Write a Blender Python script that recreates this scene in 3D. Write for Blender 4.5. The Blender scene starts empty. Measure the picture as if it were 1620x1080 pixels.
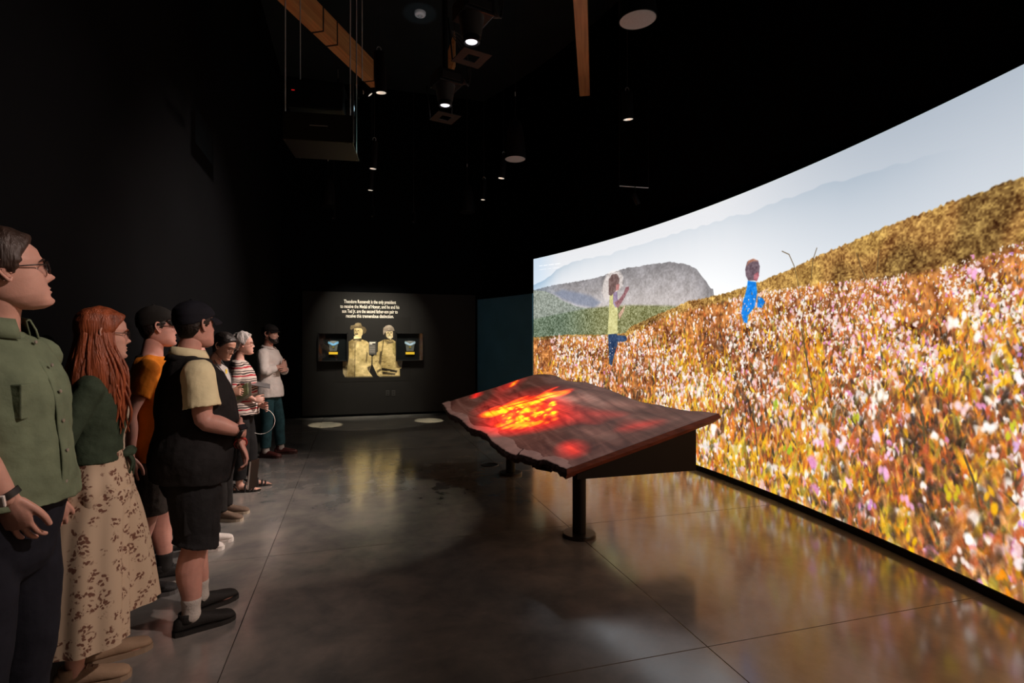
import bpy, bmesh, math, random
import numpy as np
from mathutils import Vector, Matrix, noise

# ------------------------------------------------------------------ camera, world, exposure
SC = bpy.context.scene
COL = SC.collection
F_PX, CAM_H, YAW = 857.0, 1.58, math.radians(16.26)
SY, CY = math.sin(YAW), math.cos(YAW)
cam_data = bpy.data.cameras.new('camera')
cam_data.sensor_width = 36.0
cam_data.lens = 36.0 * F_PX / 1620.0
cam_data.clip_start = 0.05
cam = bpy.data.objects.new('camera', cam_data)
COL.objects.link(cam)
cam.location = (0, 0, CAM_H)
cam.rotation_euler = (math.radians(90), 0, -YAW)
SC.camera = cam

world = bpy.data.worlds.new('dark_room')
world.use_nodes = True
world.node_tree.nodes['Background'].inputs[0].default_value = (0, 0, 0, 1)
SC.world = world
SC.view_settings.view_transform = 'Standard'
SC.view_settings.look = 'None'
SC.view_settings.exposure = 0.0
SC.view_settings.gamma = 1.0
SC.view_settings.use_curve_mapping = False
SC.cycles.use_denoising = True
SC.cycles.max_bounces = 8
SC.cycles.sample_clamp_indirect = 4.0

SCREEN_GAIN = 1.25          # brightness of the projected picture
LAVA_POWER = 9500.0         # projector over the slab

# ------------------------------------------------------------------ photo geometry helpers (used to measure places)
def ground(px, py, z=0.0):
    d = F_PX * (z - CAM_H) / (540 - py)
    l = (px - 810) / F_PX * d
    return Vector((SY * d + CY * l, CY * d - SY * l, z))

def depth_pt(px, py, d):
    l = (px - 810) / F_PX * d
    return Vector((SY * d + CY * l, CY * d - SY * l, CAM_H + (540 - py) / F_PX * d))

def plane_y(px, py, Y):
    l = (px - 810) / F_PX
    t = Y / (CY - SY * l)
    return Vector((t * (SY + CY * l), Y, CAM_H + t * (540 - py) / F_PX))

# ------------------------------------------------------------------ material helpers
def srgb(r, g, b):
    def f(c):
        c /= 255.0
        return c / 12.92 if c <= 0.04045 else ((c + 0.055) / 1.055) ** 2.4
    return (f(r), f(g), f(b), 1.0)

def new_mat(name):
    m = bpy.data.materials.new(name)
    m.use_nodes = True
    nt = m.node_tree
    return m, nt, nt.nodes['Principled BSDF']

def mat(name, col, rough=0.6, metal=0.0, var=0.15, vscale=8.0, bump=0.0, bscale=60.0, spec=0.5, stretch=(1, 1, 1), emit=None, estr=0.0):
    """plain procedural material: noise-varied colour and optional noise bump"""
    m, nt, b = new_mat(name)
    N, L = nt.nodes, nt.links
    tc = N.new('ShaderNodeTexCoord'); mp = N.new('ShaderNodeMapping')
    mp.inputs['Scale'].default_value = stretch
    L.new(tc.outputs['Object'], mp.inputs['Vector'])
    nz = N.new('ShaderNodeTexNoise'); nz.inputs['Scale'].default_value = vscale; nz.inputs['Detail'].default_value = 5
    L.new(mp.outputs[0], nz.inputs['Vector'])
    rp = N.new('ShaderNodeValToRGB')
    lo = tuple(max(0, c * (1 - var)) for c in col[:3]) + (1,)
    hi = tuple(min(1, c * (1 + var)) for c in col[:3]) + (1,)
    rp.color_ramp.elements[0].color = lo; rp.color_ramp.elements[1].color = hi
    rp.color_ramp.elements[0].position = 0.3; rp.color_ramp.elements[1].position = 0.7
    L.new(nz.outputs['Fac'], rp.inputs[0])
    L.new(rp.outputs[0], b.inputs['Base Color'])
    b.inputs['Roughness'].default_value = rough
    b.inputs['Metallic'].default_value = metal
    b.inputs['Specular IOR Level'].default_value = spec
    if bump > 0:
        n2 = N.new('ShaderNodeTexNoise'); n2.inputs['Scale'].default_value = bscale; n2.inputs['Detail'].default_value = 4
        L.new(mp.outputs[0], n2.inputs['Vector'])
        bp = N.new('ShaderNodeBump'); bp.inputs['Strength'].default_value = bump; bp.inputs['Distance'].default_value = 0.01
        L.new(n2.outputs['Fac'], bp.inputs['Height']); L.new(bp.outputs[0], b.inputs['Normal'])
    if emit is not None:
        b.inputs['Emission Color'].default_value = emit
        b.inputs['Emission Strength'].default_value = estr
    return m

# ------------------------------------------------------------------ object helpers
def link(name, me, m=None, parent=None):
    o = bpy.data.objects.new(name, me)
    COL.objects.link(o)
    if m is not None:
        me.materials.clear(); me.materials.append(m)
    if parent is not None:
        o.parent = parent
    return o

def bm_obj(name, bm, m=None, parent=None, smooth=False, recalc=True):
    if recalc:
        bmesh.ops.recalc_face_normals(bm, faces=bm.faces)
    me = bpy.data.meshes.new(name)
    bm.to_mesh(me); bm.free()
    if smooth:
        for p in me.polygons: p.use_smooth = True
    return link(name, me, m, parent)

def smooth_by_angle(o, ang=40):
    me = o.data
    for p in me.polygons: p.use_smooth = True
    bm = bmesh.new(); bm.from_mesh(me)
    lim = math.radians(ang)
    for e in bm.edges:
        e.smooth = not (len(e.link_faces) == 2 and e.calc_face_angle(0) > lim)
    bm.to_mesh(me); bm.free()

def tag(o, label=None, cat=None, group=None, kind=None):
    if label: o['label'] = label
    if cat: o['category'] = cat
    if group: o['group'] = group
    if kind: o['kind'] = kind
    return o

def thing(name, label, cat, loc=(0, 0, 0), rz=0.0, group=None):
    o = bpy.data.objects.new(name, None)
    o.empty_display_size = 0.1
    COL.objects.link(o)
    o.location = loc; o.rotation_euler = (0, 0, rz)
    return tag(o, label, cat, group, 'thing')

def box(bm, x0, x1, y0, y1, z0, z1, bevel=0.0):
    vs = [bm.verts.new((x, y, z)) for x in (x0, x1) for y in (y0, y1) for z in (z0, z1)]
    fs = [(0, 1, 3, 2), (4, 6, 7, 5), (0, 4, 5, 1), (2, 3, 7, 6), (0, 2, 6, 4), (1, 5, 7, 3)]
    faces = [bm.faces.new([vs[i] for i in f]) for f in fs]
    if bevel > 0:
        es = {e for f in faces for e in f.edges}
        bmesh.ops.bevel(bm, geom=list(es), offset=bevel, segments=2, affect='EDGES', profile=0.6)

def mk_box(name, m, parent, x0, x1, y0, y1, z0, z1, bevel=0.004):
    bm = bmesh.new(); box(bm, x0, x1, y0, y1, z0, z1, bevel)
    return bm_obj(name, bm, m, parent)

def lathe(bm, prof, n=24, M=None):
    """prof: list of (r, z), revolved about z"""
    rings = []
    for r, z in prof:
        if r < 1e-5:
            rings.append([bm.verts.new((0, 0, z))])
        else:
            rings.append([bm.verts.new((r * math.cos(2 * math.pi * k / n), r * math.sin(2 * math.pi * k / n), z)) for k in range(n)])
    new = [v for r in rings for v in r]
    for a, b in zip(rings, rings[1:]):
        for k in range(n):
            k2 = (k + 1) % n
            if len(a) == 1 and len(b) == 1: continue
            if len(a) == 1: bm.faces.new((a[0], b[k], b[k2]))
            elif len(b) == 1: bm.faces.new((a[k], a[k2], b[0]))
            else: bm.faces.new((a[k], a[k2], b[k2], b[k]))
    if M is not None:
        bmesh.ops.transform(bm, matrix=M, verts=new)
    return new

def mk_lathe(name, m, parent, prof, n=24, M=None, ang=35):
    bm = bmesh.new(); lathe(bm, prof, n, M)
    o = bm_obj(name, bm, m, parent); smooth_by_angle(o, ang)
    return o

def prism(bm, outline, z0, z1):
    a = [bm.verts.new((x, y, z0)) for x, y in outline]
    b = [bm.verts.new((x, y, z1)) for x, y in outline]
    n = len(outline)
    bm.faces.new(a[::-1]); bm.faces.new(b)
    for k in range(n):
        bm.faces.new((a[k], a[(k + 1) % n], b[(k + 1) % n], b[k]))
    return a + b

def catmull(pts, sub):
    P = [np.array(p, float) for p in pts]
    if len(P) < 3:
        return [P[0] + (P[1] - P[0]) * t for t in np.linspace(0, 1, sub + 1)]
    E = [2 * P[0] - P[1]] + P + [2 * P[-1] - P[-2]]
    out = []
    for i in range(1, len(E) - 2):
        p0, p1, p2, p3 = E[i - 1:i + 3]
        for k in range(sub):
            t = k / sub
            out.append(0.5 * ((2 * p1) + (-p0 + p2) * t + (2 * p0 - 5 * p1 + 4 * p2 - p3) * t * t + (-p0 + 3 * p1 - 3 * p2 + p3) * t ** 3))
    out.append(P[-1])
    return out

def tube(bm, pts, radii, side=(0, 1, 0), n=16, caps=('round', 'round'), sub=4, wall=0.008, cup=0.05):
    """tapered tube through pts; radii float or (lateral, depth) pairs"""
    R = [(r, r) if not isinstance(r, (tuple, list)) else tuple(r) for r in radii]
    rows = [tuple(p) + r for p, r in zip(pts, R)]
    S = catmull(rows, sub)
    C = [Vector(s[:3]) for s in S]
    side = Vector(side)
    secs = []
    for i, s in enumerate(S):
        t = (C[min(i + 1, len(C) - 1)] - C[max(i - 1, 0)])
        t = t.normalized() if t.length > 1e-9 else Vector((0, 0, 1))
        u = side - t * side.dot(t)
        if u.length < 1e-3:
            u = Vector((1, 0, 0)) - t * t.x
        u.normalize()
        secs.append((C[i], u, t.cross(u), max(s[3], 1e-4), max(s[4], 1e-4), t))
    full = []
    c, u, v, a, b, t = secs[0]
    if caps[0] == 'round':
        r = min(a, b)
        for k in (0.12, 0.4, 0.7, 0.9):
            w = math.sqrt(1 - (1 - k) ** 2)
            full.append((c - t * r * (1 - k), u, v, a * w, b * w, t))
    elif caps[0] == 'cup':
        full.append((c + t * cup, u, v, a - wall, b - wall, t)); full.append((c, u, v, a - wall, b - wall, t))
    full += secs
    c, u, v, a, b, t = secs[-1]
    if caps[1] == 'round':
        r = min(a, b)
        for k in (0.9, 0.7, 0.4, 0.12):
            w = math.sqrt(1 - (1 - k) ** 2)
            full.append((c + t * r * (1 - k), u, v, a * w, b * w, t))
    elif caps[1] == 'cup':
        full.append((c, u, v, a - wall, b - wall, t)); full.append((c - t * cup, u, v, a - wall, b - wall, t))
    rings = []
    for c, u, v, a, b, t in full:
        rings.append([bm.verts.new(c + u * a * math.cos(2 * math.pi * k / n) + v * b * math.sin(2 * math.pi * k / n)) for k in range(n)])
    for p, q in zip(rings, rings[1:]):
        for k in range(n):
            bm.faces.new((p[k], p[(k + 1) % n], q[(k + 1) % n], q[k]))
    bm.faces.new(rings[0][::-1]); bm.faces.new(rings[-1])
    return [v for r in rings for v in r]

def mk_tube(name, m, parent, pts, radii, **kw):
    bm = bmesh.new(); tube(bm, pts, radii, **kw)
    o = bm_obj(name, bm, m, parent); smooth_by_angle(o, 50)
    return o

# ------------------------------------------------------------------ tiny software painter for printed / projected pictures
def smoothstep(a, b, x):
    t = np.clip((x - a) / (b - a), 0, 1)
    return t * t * (3 - 2 * t)

def vnoise(rng, h, w, cells_y, cells_x):
    g = rng.random((cells_y + 2, cells_x + 2)).astype(np.float32)
    y = np.linspace(0, cells_y, h, endpoint=False); x = np.linspace(0, cells_x, w, endpoint=False)
    yi, xi = y.astype(int), x.astype(int)
    fy = (y - yi)[:, None]; fx = (x - xi)[None, :]
    fy = fy * fy * (3 - 2 * fy); fx = fx * fx * (3 - 2 * fx)
    a = g[yi][:, xi]; b = g[yi][:, xi + 1]; c = g[yi + 1][:, xi]; d = g[yi + 1][:, xi + 1]
    return (a * (1 - fx) + b * fx) * (1 - fy) + (c * (1 - fx) + d * fx) * fy

def poly_mask(shape, pts, soft=1.0):
    """anti-aliased polygon fill; pts in texel coordinates. returns slice + alpha"""
    P = np.array(pts, float)
    h, w = shape
    x0 = max(0, int(P[:, 0].min() - soft - 2)); x1 = min(w, int(P[:, 0].max() + soft + 3))
    y0 = max(0, int(P[:, 1].min() - soft - 2)); y1 = min(h, int(P[:, 1].max() + soft + 3))
    if x1 <= x0 or y1 <= y0: return None
    X, Y = np.meshgrid(np.arange(x0, x1) + 0.5, np.arange(y0, y1) + 0.5)
    ins = np.zeros(X.shape, bool); dist = np.full(X.shape, 1e9)
    for (ax, ay), (bx, by) in zip(P, np.roll(P, -1, 0)):
        if ay != by:
            cr = ((ay > Y) != (by > Y)) & (X < (bx - ax) * (Y - ay) / (by - ay) + ax)
            ins ^= cr
        dx, dy = bx - ax, by - ay
        L2 = dx * dx + dy * dy + 1e-9
        t = np.clip(((X - ax) * dx + (Y - ay) * dy) / L2, 0, 1)
        dist = np.minimum(dist, np.hypot(X - ax - t * dx, Y - ay - t * dy))
    sd = np.where(ins, dist, -dist)
    return slice(y0, y1), slice(x0, x1), np.clip(sd / soft * 0.5 + 0.5, 0, 1)

def fill(img, pts, col, soft=1.0, alpha=1.0):
    r = poly_mask(img.shape[:2], pts, soft)
    if r is None: return
    sy, sx, a = r
    a = (a * alpha)[..., None]
    img[sy, sx] = img[sy, sx] * (1 - a) + np.array(col, np.float32) * a

def stamp(img, cx, cy, rx, ry, ang, col, alpha=1.0, hard=2.0):
    h, w = img.shape[:2]
    R = max(rx, ry) + 1
    x0, x1 = max(0, int(cx - R)), min(w, int(cx + R) + 2)
    y0, y1 = max(0, int(cy - R)), min(h, int(cy + R) + 2)
    if x1 <= x0 or y1 <= y0: return
    dx = np.arange(x0, x1)[None, :] - cx; dy = np.arange(y0, y1)[:, None] - cy
    c, s = math.cos(ang), math.sin(ang)
    q = ((dx * c + dy * s) / rx) ** 2 + ((-dx * s + dy * c) / ry) ** 2
    a = (np.clip((1 - q) * hard, 0, 1) * alpha)[..., None]
    img[y0:y1, x0:x1] = img[y0:y1, x0:x1] * (1 - a) + col * a

def to_image(name, arr_srgb):
    """arr: h,w,3 in 0..255 sRGB, row 0 at the top -> generated blender image"""
    h, w = arr_srgb.shape[:2]
    img = bpy.data.images.new(name, w, h)
    buf = np.ones((h, w, 4), np.float32)
    buf[..., :3] = np.clip(arr_srgb[::-1] / 255.0, 0, 1)
    img.pixels.foreach_set(buf.ravel())
    img.update(); img.pack()
    return img
# ------------------------------------------------------------------ room shell
X_LEFT, Y_BACK, Y_FRONT, Z_CEIL = -1.42, 11.92, -3.0, 7.0
ARC_X, ARC_Y, ARC_R = 4.06 - 16.0, 5.4, 16.0        # screen: concave arc

def arc_pt(Y, off=0.0):
    ph = math.asin((Y - ARC_Y) / ARC_R)
    return ARC_X + (ARC_R + off) * math.cos(ph), ARC_Y + (ARC_R + off) * math.sin(ph)

black_wall = mat('black_wall_paint', (0.0030, 0.0036, 0.0044, 1), 0.85, var=0.12, vscale=2.0, bump=0.05, bscale=180, spec=0.05)
navy_glow_wall = mat('navy_glow_wall_paint', (0.12, 0.36, 0.60, 1), 0.6, var=0.1, vscale=2.0, bump=0.05, bscale=180, spec=0.25)  # blue raised well past navy to paint in the screen's glow
ceil_mat = mat('black_ceiling_paint', (0.022, 0.032, 0.036, 1), 0.85, var=0.15, vscale=1.5, spec=0.15)

def concrete():
    m, nt, b = new_mat('polished_concrete')
    N, L = nt.nodes, nt.links
    g = N.new('ShaderNodeNewGeometry')
    def nz(sc, det, rough=0.6, dist=0.0):
        n = N.new('ShaderNodeTexNoise'); n.inputs['Scale'].default_value = sc; n.inputs['Detail'].default_value = det
        n.inputs['Roughness'].default_value = rough; n.inputs['Distortion'].default_value = dist
        L.new(g.outputs['Position'], n.inputs['Vector']); return n
    a = nz(0.9, 8, 0.65, 0.6); c = nz(3.2, 7, 0.6, 0.25); f = nz(90, 3)
    r1 = N.new('ShaderNodeValToRGB')
    e = r1.color_ramp.elements
    e[0].position = 0.28; e[0].color = (0.17, 0.18, 0.178, 1)
    e[1].position = 0.72; e[1].color = (0.34, 0.32, 0.30, 1)
    L.new(a.outputs['Fac'], r1.inputs[0])
    r2 = N.new('ShaderNodeValToRGB')
    e = r2.color_ramp.elements
    e[0].position = 0.35; e[0].color = (0.72, 0.74, 0.76, 1); e[1].position = 0.62; e[1].color = (1.12, 1.08, 1.05, 1)
    L.new(c.outputs['Fac'], r2.inputs[0])
    mx = N.new('ShaderNodeMix'); mx.data_type = 'RGBA'; mx.blend_type = 'MULTIPLY'; mx.inputs[0].default_value = 1
    L.new(r1.outputs[0], mx.inputs[6]); L.new(r2.outputs[0], mx.inputs[7])
    L.new(mx.outputs[2], b.inputs['Base Color'])
    mr = N.new('ShaderNodeMapRange'); mr.inputs[1].default_value = 0.3; mr.inputs[2].default_value = 0.7
    mr.inputs[3].default_value = 0.13; mr.inputs[4].default_value = 0.24
    L.new(c.outputs['Fac'], mr.inputs[0]); L.new(mr.outputs[0], b.inputs['Roughness'])
    bp = N.new('ShaderNodeBump'); bp.inputs['Strength'].default_value = 0.04; bp.inputs['Distance'].default_value = 0.004
    L.new(f.outputs['Fac'], bp.inputs['Height']); L.new(bp.outputs[0], b.inputs['Normal'])
    b.inputs['Specular IOR Level'].default_value = 0.8
    b.inputs['Coat Weight'].default_value = 0.6; b.inputs['Coat Roughness'].default_value = 0.12
    return m
conc = concrete()
joint_mat = mat('dark_joint_filler', (0.02, 0.017, 0.015, 1), 0.8)

floor = mk_box('floor', joint_mat, None, X_LEFT - 0.2, 5.0, Y_FRONT - 0.2, Y_BACK + 0.2, -0.12, -0.006, 0)
tag(floor, 'polished grey concrete floor with thin saw-cut joints', kind='structure')
xj = [X_LEFT - 0.15, -0.607, 1.757, 4.12, 4.9]
yj = [-3.1, -1.43, 0.49, 2.41, 4.33, 6.25, 8.17, 10.09, 12.05]
for i in range(len(xj) - 1):
    for j in range(len(yj) - 1):
        g = 0.0022
        mk_box('slab', conc, floor, xj[i] + g, xj[i + 1] - g, yj[j] + g, yj[j + 1] - g, -0.05, 0.0, 0.0012)

def wall_box(name, m, label, *a):
    o = mk_box(name, m, None, *a, 0)
    return tag(o, label, kind='structure')
wall_box('wall_left', black_wall, 'plain black wall behind the row of visitors', X_LEFT - 0.15, X_LEFT, Y_FRONT - 0.2, Y_BACK + 0.2, -0.1, Z_CEIL)
wall_box('wall_back', black_wall, 'black end wall carrying the graphic panel', X_LEFT - 0.15, 5.0, Y_BACK, Y_BACK + 0.15, -0.1, Z_CEIL)
wall_box('wall_front', black_wall, 'black wall behind the camera', X_LEFT - 0.15, 5.0, Y_FRONT - 0.15, Y_FRONT, -0.1, Z_CEIL)
wall_box('ceiling', ceil_mat, 'high black ceiling with hanging equipment', X_LEFT - 0.15, 5.0, Y_FRONT - 0.2, Y_BACK + 0.2, Z_CEIL, Z_CEIL + 0.1)
# curved wall that carries the screen
bm = bmesh.new()
ys = np.linspace(Y_FRONT, Y_BACK + 0.05, 48)
ring = []
for Y in ys:
    x0, y0 = arc_pt(Y, 0.16); x1, y1 = arc_pt(Y, 0.36)
    ring.append([bm.verts.new(p) for p in ((x0, Y, -0.1), (x0, Y, Z_CEIL), (x1, Y, Z_CEIL), (x1, Y, -0.1))])
for a, b in zip(ring, ring[1:]):
    for k in range(4):
        bm.faces.new((a[k], a[(k + 1) % 4], b[(k + 1) % 4], b[k]))
bm.faces.new(ring[0]); bm.faces.new(ring[-1])
o = bm_obj('wall_right', bm, black_wall); smooth_by_angle(o, 30)
tag(o, 'curved black wall around the big screen', kind='structure')

# ------------------------------------------------------------------ the picture on the big screen
S_Y0, S_Y1, S_Z0, S_Z1 = 10.05, -0.80, 0.06, 3.19  # near end lengthened out of view to throw light on the nearest visitors
PH0 = math.asin((S_Y0 - ARC_Y) / ARC_R); PH1 = math.asin((S_Y1 - ARC_Y) / ARC_R)
S_LEN = (PH0 - PH1) * ARC_R

def scr_tex(px, py):
    """photo pixel -> (u along screen 0 far..1 near, v 0 top..1 bottom)"""
    l = (px - 810) / F_PX
    dx, dy = SY + CY * l, CY - SY * l
    A = dx * dx + dy * dy; B = -2 * (dx * ARC_X + dy * ARC_Y); Cc = ARC_X ** 2 + ARC_Y ** 2 - ARC_R ** 2
    t = (-B + math.sqrt(B * B - 4 * A * Cc)) / (2 * A)
    z = CAM_H + t * (540 - py) / F_PX
    ph = math.asin((t * dy - ARC_Y) / ARC_R)
    return (PH0 - ph) / (PH0 - PH1), (S_Z1 - z) / (S_Z1 - S_Z0), t

def paint_screen():
    W, H = 2720, 800
    rng = np.random.default_rng(7); rnd = random.Random(7)
    PPM = W / S_LEN
    def T(px, py):
        u, v, _ = scr_tex(px, py); return u * W, v * H
    def curve(pts):
        P = [T(*p) for p in pts]
        return np.interp(np.arange(W), [p[0] for p in P], [p[1] for p in P])[None, :]
    X = np.arange(W, dtype=np.float32)[None, :] / W * 1.14; Yt = np.arange(H, dtype=np.float32)[:, None]
    n1 = vnoise(rng, H, W, 40, 120); n2 = vnoise(rng, H, W, 120, 360); n3 = vnoise(rng, H, W, 12, 36); n4 = vnoise(rng, H, W, 260, 800)
    def C(*c): return np.array(c, np.float32)
    img = np.zeros((H, W, 3), np.float32)
    t = (Yt / H)[..., None]; xx = X[..., None]
    img[:] = C(212, 213, 216) + t * C(48, 47, 44)
    img += -smoothstep(0.45, 0.75, xx) * (1 - t * 1.6).clip(0, 1) * C(48, 40, 32)
    img += -smoothstep(0.10, 0.0, xx) * C(26, 12, 0) * (1 - t)
    # far pale range
    r1 = curve([(848, 449), (858, 444), (870, 437), (880, 426), (900, 417), (915, 411), (935, 407), (960, 404), (985, 394), (1000, 390), (1040, 378), (1070, 368), (1095, 362), (1150, 345), (1165, 337), (1185, 338), (1220, 322), (1300, 293), (1400, 265), (1450, 250), (1500, 235), (1550, 232), (1620, 232)])
    r1 = r1 + (vnoise(rng, 1, W, 1, 90) - 0.5) * 7
    fade = np.exp(-np.maximum(Yt - r1, 0) / (40 + 60 * X)) * smoothstep(-1, 2, Yt - r1)
    strength = (1.0 - 0.68 * smoothstep(0.0, 0.22, X)) * (1 - smoothstep(0.66, 0.80, X))
    img -= (fade * strength)[..., None] * C(52, 38, 28)
    # hazy light over the sea
    img += (np.exp(-((X - 0.42) / 0.16) ** 2) * smoothstep(0.1, 0.4, Yt / H))[..., None] * C(10, 10, 8)
    # headland
    hl = curve([(847, 458), (870, 452), (900, 447), (940, 440), (965, 432), (990, 424), (1030, 418), (1060, 414), (1088, 418), (1102, 425), (1113, 440), (1124, 455), (1128, 457), (1136, 520)])
    hl = hl + (vnoise(rng, 1, W, 1, 240) - 0.5) * 4
    m = smoothstep(-1, 1.5, Yt - hl)
    dep = (Yt - hl)
    hc = C(134, 130, 132) + (dep / 120).clip(0, 1)[..., None] * C(52, 48, 44) + ((n1 - 0.5) * 20 + (n2 - 0.5) * 16 + (n3 - 0.5) * 26)[..., None] * C(1, 1, 1.05)
    hc = hc + smoothstep(0.12, 0.0, X)[..., None] * C(-14, -2, 6)
    img = img * (1 - m[..., None]) + hc * m[..., None]
    # near left green-grey hill with a blue shadowed foot
    h2 = curve([(847, 459), (862, 460), (876, 466), (890, 475), (912, 484), (940, 489), (980, 491), (1040, 489), (1090, 485), (1140, 480)])
    m = smoothstep(-2, 3, Yt - h2)
    c2 = C(136, 142, 132) + ((n2 - 0.5) * 40 + (n4 - 0.5) * 30)[..., None]
    img = img * (1 - m[..., None]) + c2 * m[..., None]
    sh = [T(*p) for p in [(876, 463), (890, 458), (912, 462), (935, 468), (950, 478), (940, 487), (912, 482), (890, 473)]]
    fill(img, sh, (120, 128, 148), 8, 0.75)
    # green valley
    gv = curve([(847, 503), (880, 496), (920, 488), (960, 483), (1000, 481), (1060, 482), (1140, 490)])
    m = smoothstep(-4, 10, Yt - gv)
    c3 = C(98, 112, 92) + (smoothstep(0.08, 0.24, X))[..., None] * C(26, 12, -8) + ((n2 - 0.5) * 46 + (n4 - 0.5) * 66)[..., None]
    img = img * (1 - m[..., None]) + c3 * m[..., None]
    # the near slope
    sl = [(847, 533), (900, 529), (960, 529), (988, 526), (1000, 515), (1040, 497), (1090, 476), (1150, 463), (1200, 446), (1250, 425), (1300, 401), (1350, 380), (1400, 358), (1450, 340), (1500, 320), (1560, 300), (1620, 278)]
    fl = [(847, 536), (900, 532), (960, 532), (988, 531), (1050, 500), (1110, 483), (1180, 467), (1250, 455), (1300, 446), (1400, 438), (1500, 420), (1560, 400), (1620, 380)]
    sc = curve(sl) + (vnoise(rng, 1, W, 1, 500) - 0.5) * 5
    fc = curve(fl)
    m = smoothstep(-1.5, 2, Yt - sc)
    gr = C(154, 112, 60) + ((n1 - 0.5) * 44 + (n2 - 0.5) * 62 + (n4 - 0.5) * 84)[..., None] * C(1, 0.92, 0.55) + smoothstep(0.5, 0.8, n3)[..., None] * C(-34, -22, -12) + smoothstep(0.5, 0.2, n3)[..., None] * C(10, 14, 6)
    img = img * (1 - m[..., None]) + gr * m[..., None]
    st = vnoise(rng, H, W, 50, 700)
    m = smoothstep(-3, 14, Yt - fc)
    base = C(178, 112, 60) + ((n2 - 0.5) * 80 + (st - 0.5) * 70 + (n1 - 0.5) * 50)[..., None] * C(1, 0.8, 0.5) + smoothstep(0.5, 0.8, n3)[..., None] * C(-48, -34, -14)
    img = img * (1 - m[..., None]) + base * m[..., None]
    ftop = lambda x: np.interp(x, [p[0] for p in fl], [p[1] for p in fl])
    pal = [C(*c) for c in ((208, 122, 36), (222, 166, 36), (190, 92, 44), (170, 80, 50), (228, 192, 58), (158, 140, 50), (138, 84, 52), (98, 66, 44), (214, 148, 86), (66, 52, 38), (82, 76, 46), (58, 46, 42))]
    wts = [17, 16, 12, 8, 7, 6, 10, 9, 13, 8, 6, 6]
    items = []
    for k in range(13500):                       # leaves and stems
        px = 847 + 773 * rnd.random() ** 0.85; top = float(ftop(px)); lim = 735 + (px - 1100) * 0.44
        py = top + (max(lim, 700) + 20 - top) * rnd.random() ** 0.8
        items.append((py, px, 'leaf'))
    for k in range(11000):                        # blossom clusters
        px = 847 + 773 * rnd.random() ** 0.9; top = float(ftop(px)); lim = 735 + (px - 1100) * 0.44
        py = top + (max(lim, 700) + 10 - top) * rnd.random() ** 1.3
        items.append((py, px, 'bloom'))
    items.sort()
    def size_px(px, py):
        q = max(0.0, py - float(ftop(px)))
        return 1.5 + 0.0105 * q * (0.7 + 0.9 * (px - 847) / 773)
    clump = vnoise(rng, 256, 256, 10, 14); hue_n = vnoise(rng, 256, 256, 9, 11)
    wts_y = [16, 30, 6, 3, 14, 12, 6, 5, 10, 5, 6, 4]; wts_b = [12, 6, 15, 13, 2, 4, 16, 14, 12, 12, 7, 10]
    def one(x, y, r, kind, hue, wt=wts):
        if kind == 'leaf':
            c = rnd.choices(pal, wt)[0] * (0.8 + 0.4 * rnd.random())
            stamp(img, x, y, r * (0.42 + 0.4 * rnd.random()), r * (1.2 + 2.1 * rnd.random()), rnd.gauss(0, 0.4), np.minimum(c, 255), 0.82, 1.15)
        else:
            g = rnd.random()
            if hue < 0.50: c = C(250, 238, 228)
            elif hue < 0.78: c = C(238, 196, 196)
            elif hue < 0.92: c = C(232, 150, 196)
            else: c = C(196, 138, 202)
            r *= 1.3
            for q in range(rnd.randint(2, 4)):
                a = rnd.random() * 6.283; rr = r * 0.8 * rnd.random()
                stamp(img, x + rr * math.cos(a), y + 1.3 * rr * math.sin(a), r * (0.35 + 0.35 * rnd.random()), r * (0.45 + 0.5 * rnd.random()), rnd.gauss(0, 0.5), c * (0.88 + 0.12 * g), 0.85, 1.25)
    for py, px, kind in items:
        u, v, dd = scr_tex(px, py)
        k = PPM / F_PX * dd
        r = size_px(px, py) * k * min(2.6, math.exp(rnd.gauss(0, 0.38)))
        cl = clump[int(min(255, max(0, (py - 278) / 700 * 255))), int((px - 847) / 774 * 255)]
        if kind == 'bloom' and px > 1120 and rnd.random() < 0.62 * smoothstep(40, 300, py - float(ftop(px))): continue
        if kind == 'bloom' and rnd.random() > 0.22 + 0.9 * smoothstep(0.34, 0.66, cl): continue
        hn = hue_n[int(min(255, max(0, (py - 278) / 700 * 255))), int((px - 847) / 774 * 255)]
        one(u * W, v * H, r, kind, rnd.random() * (0.93 if px > 1250 else 0.80), wts_y if hn > 0.56 else (wts_b if hn < 0.42 else wts))
    # the field goes on past the right edge of the photograph
    u0, _, _ = scr_tex(1605, 500)
    for k in range(8200):
        u = u0 + (1 - u0) * rnd.random(); v0 = float(fc[0, min(W - 1, int(u * W))]) / H
        v = v0 + (1 - v0) * rnd.random()
        one(u * W, v * H, 2.2 + 8.0 * (v - v0) / (1 - v0) * (0.6 + 0.6 * rnd.random()), 'leaf' if rnd.random() < 0.66 else 'bloom', rnd.random())
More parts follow.
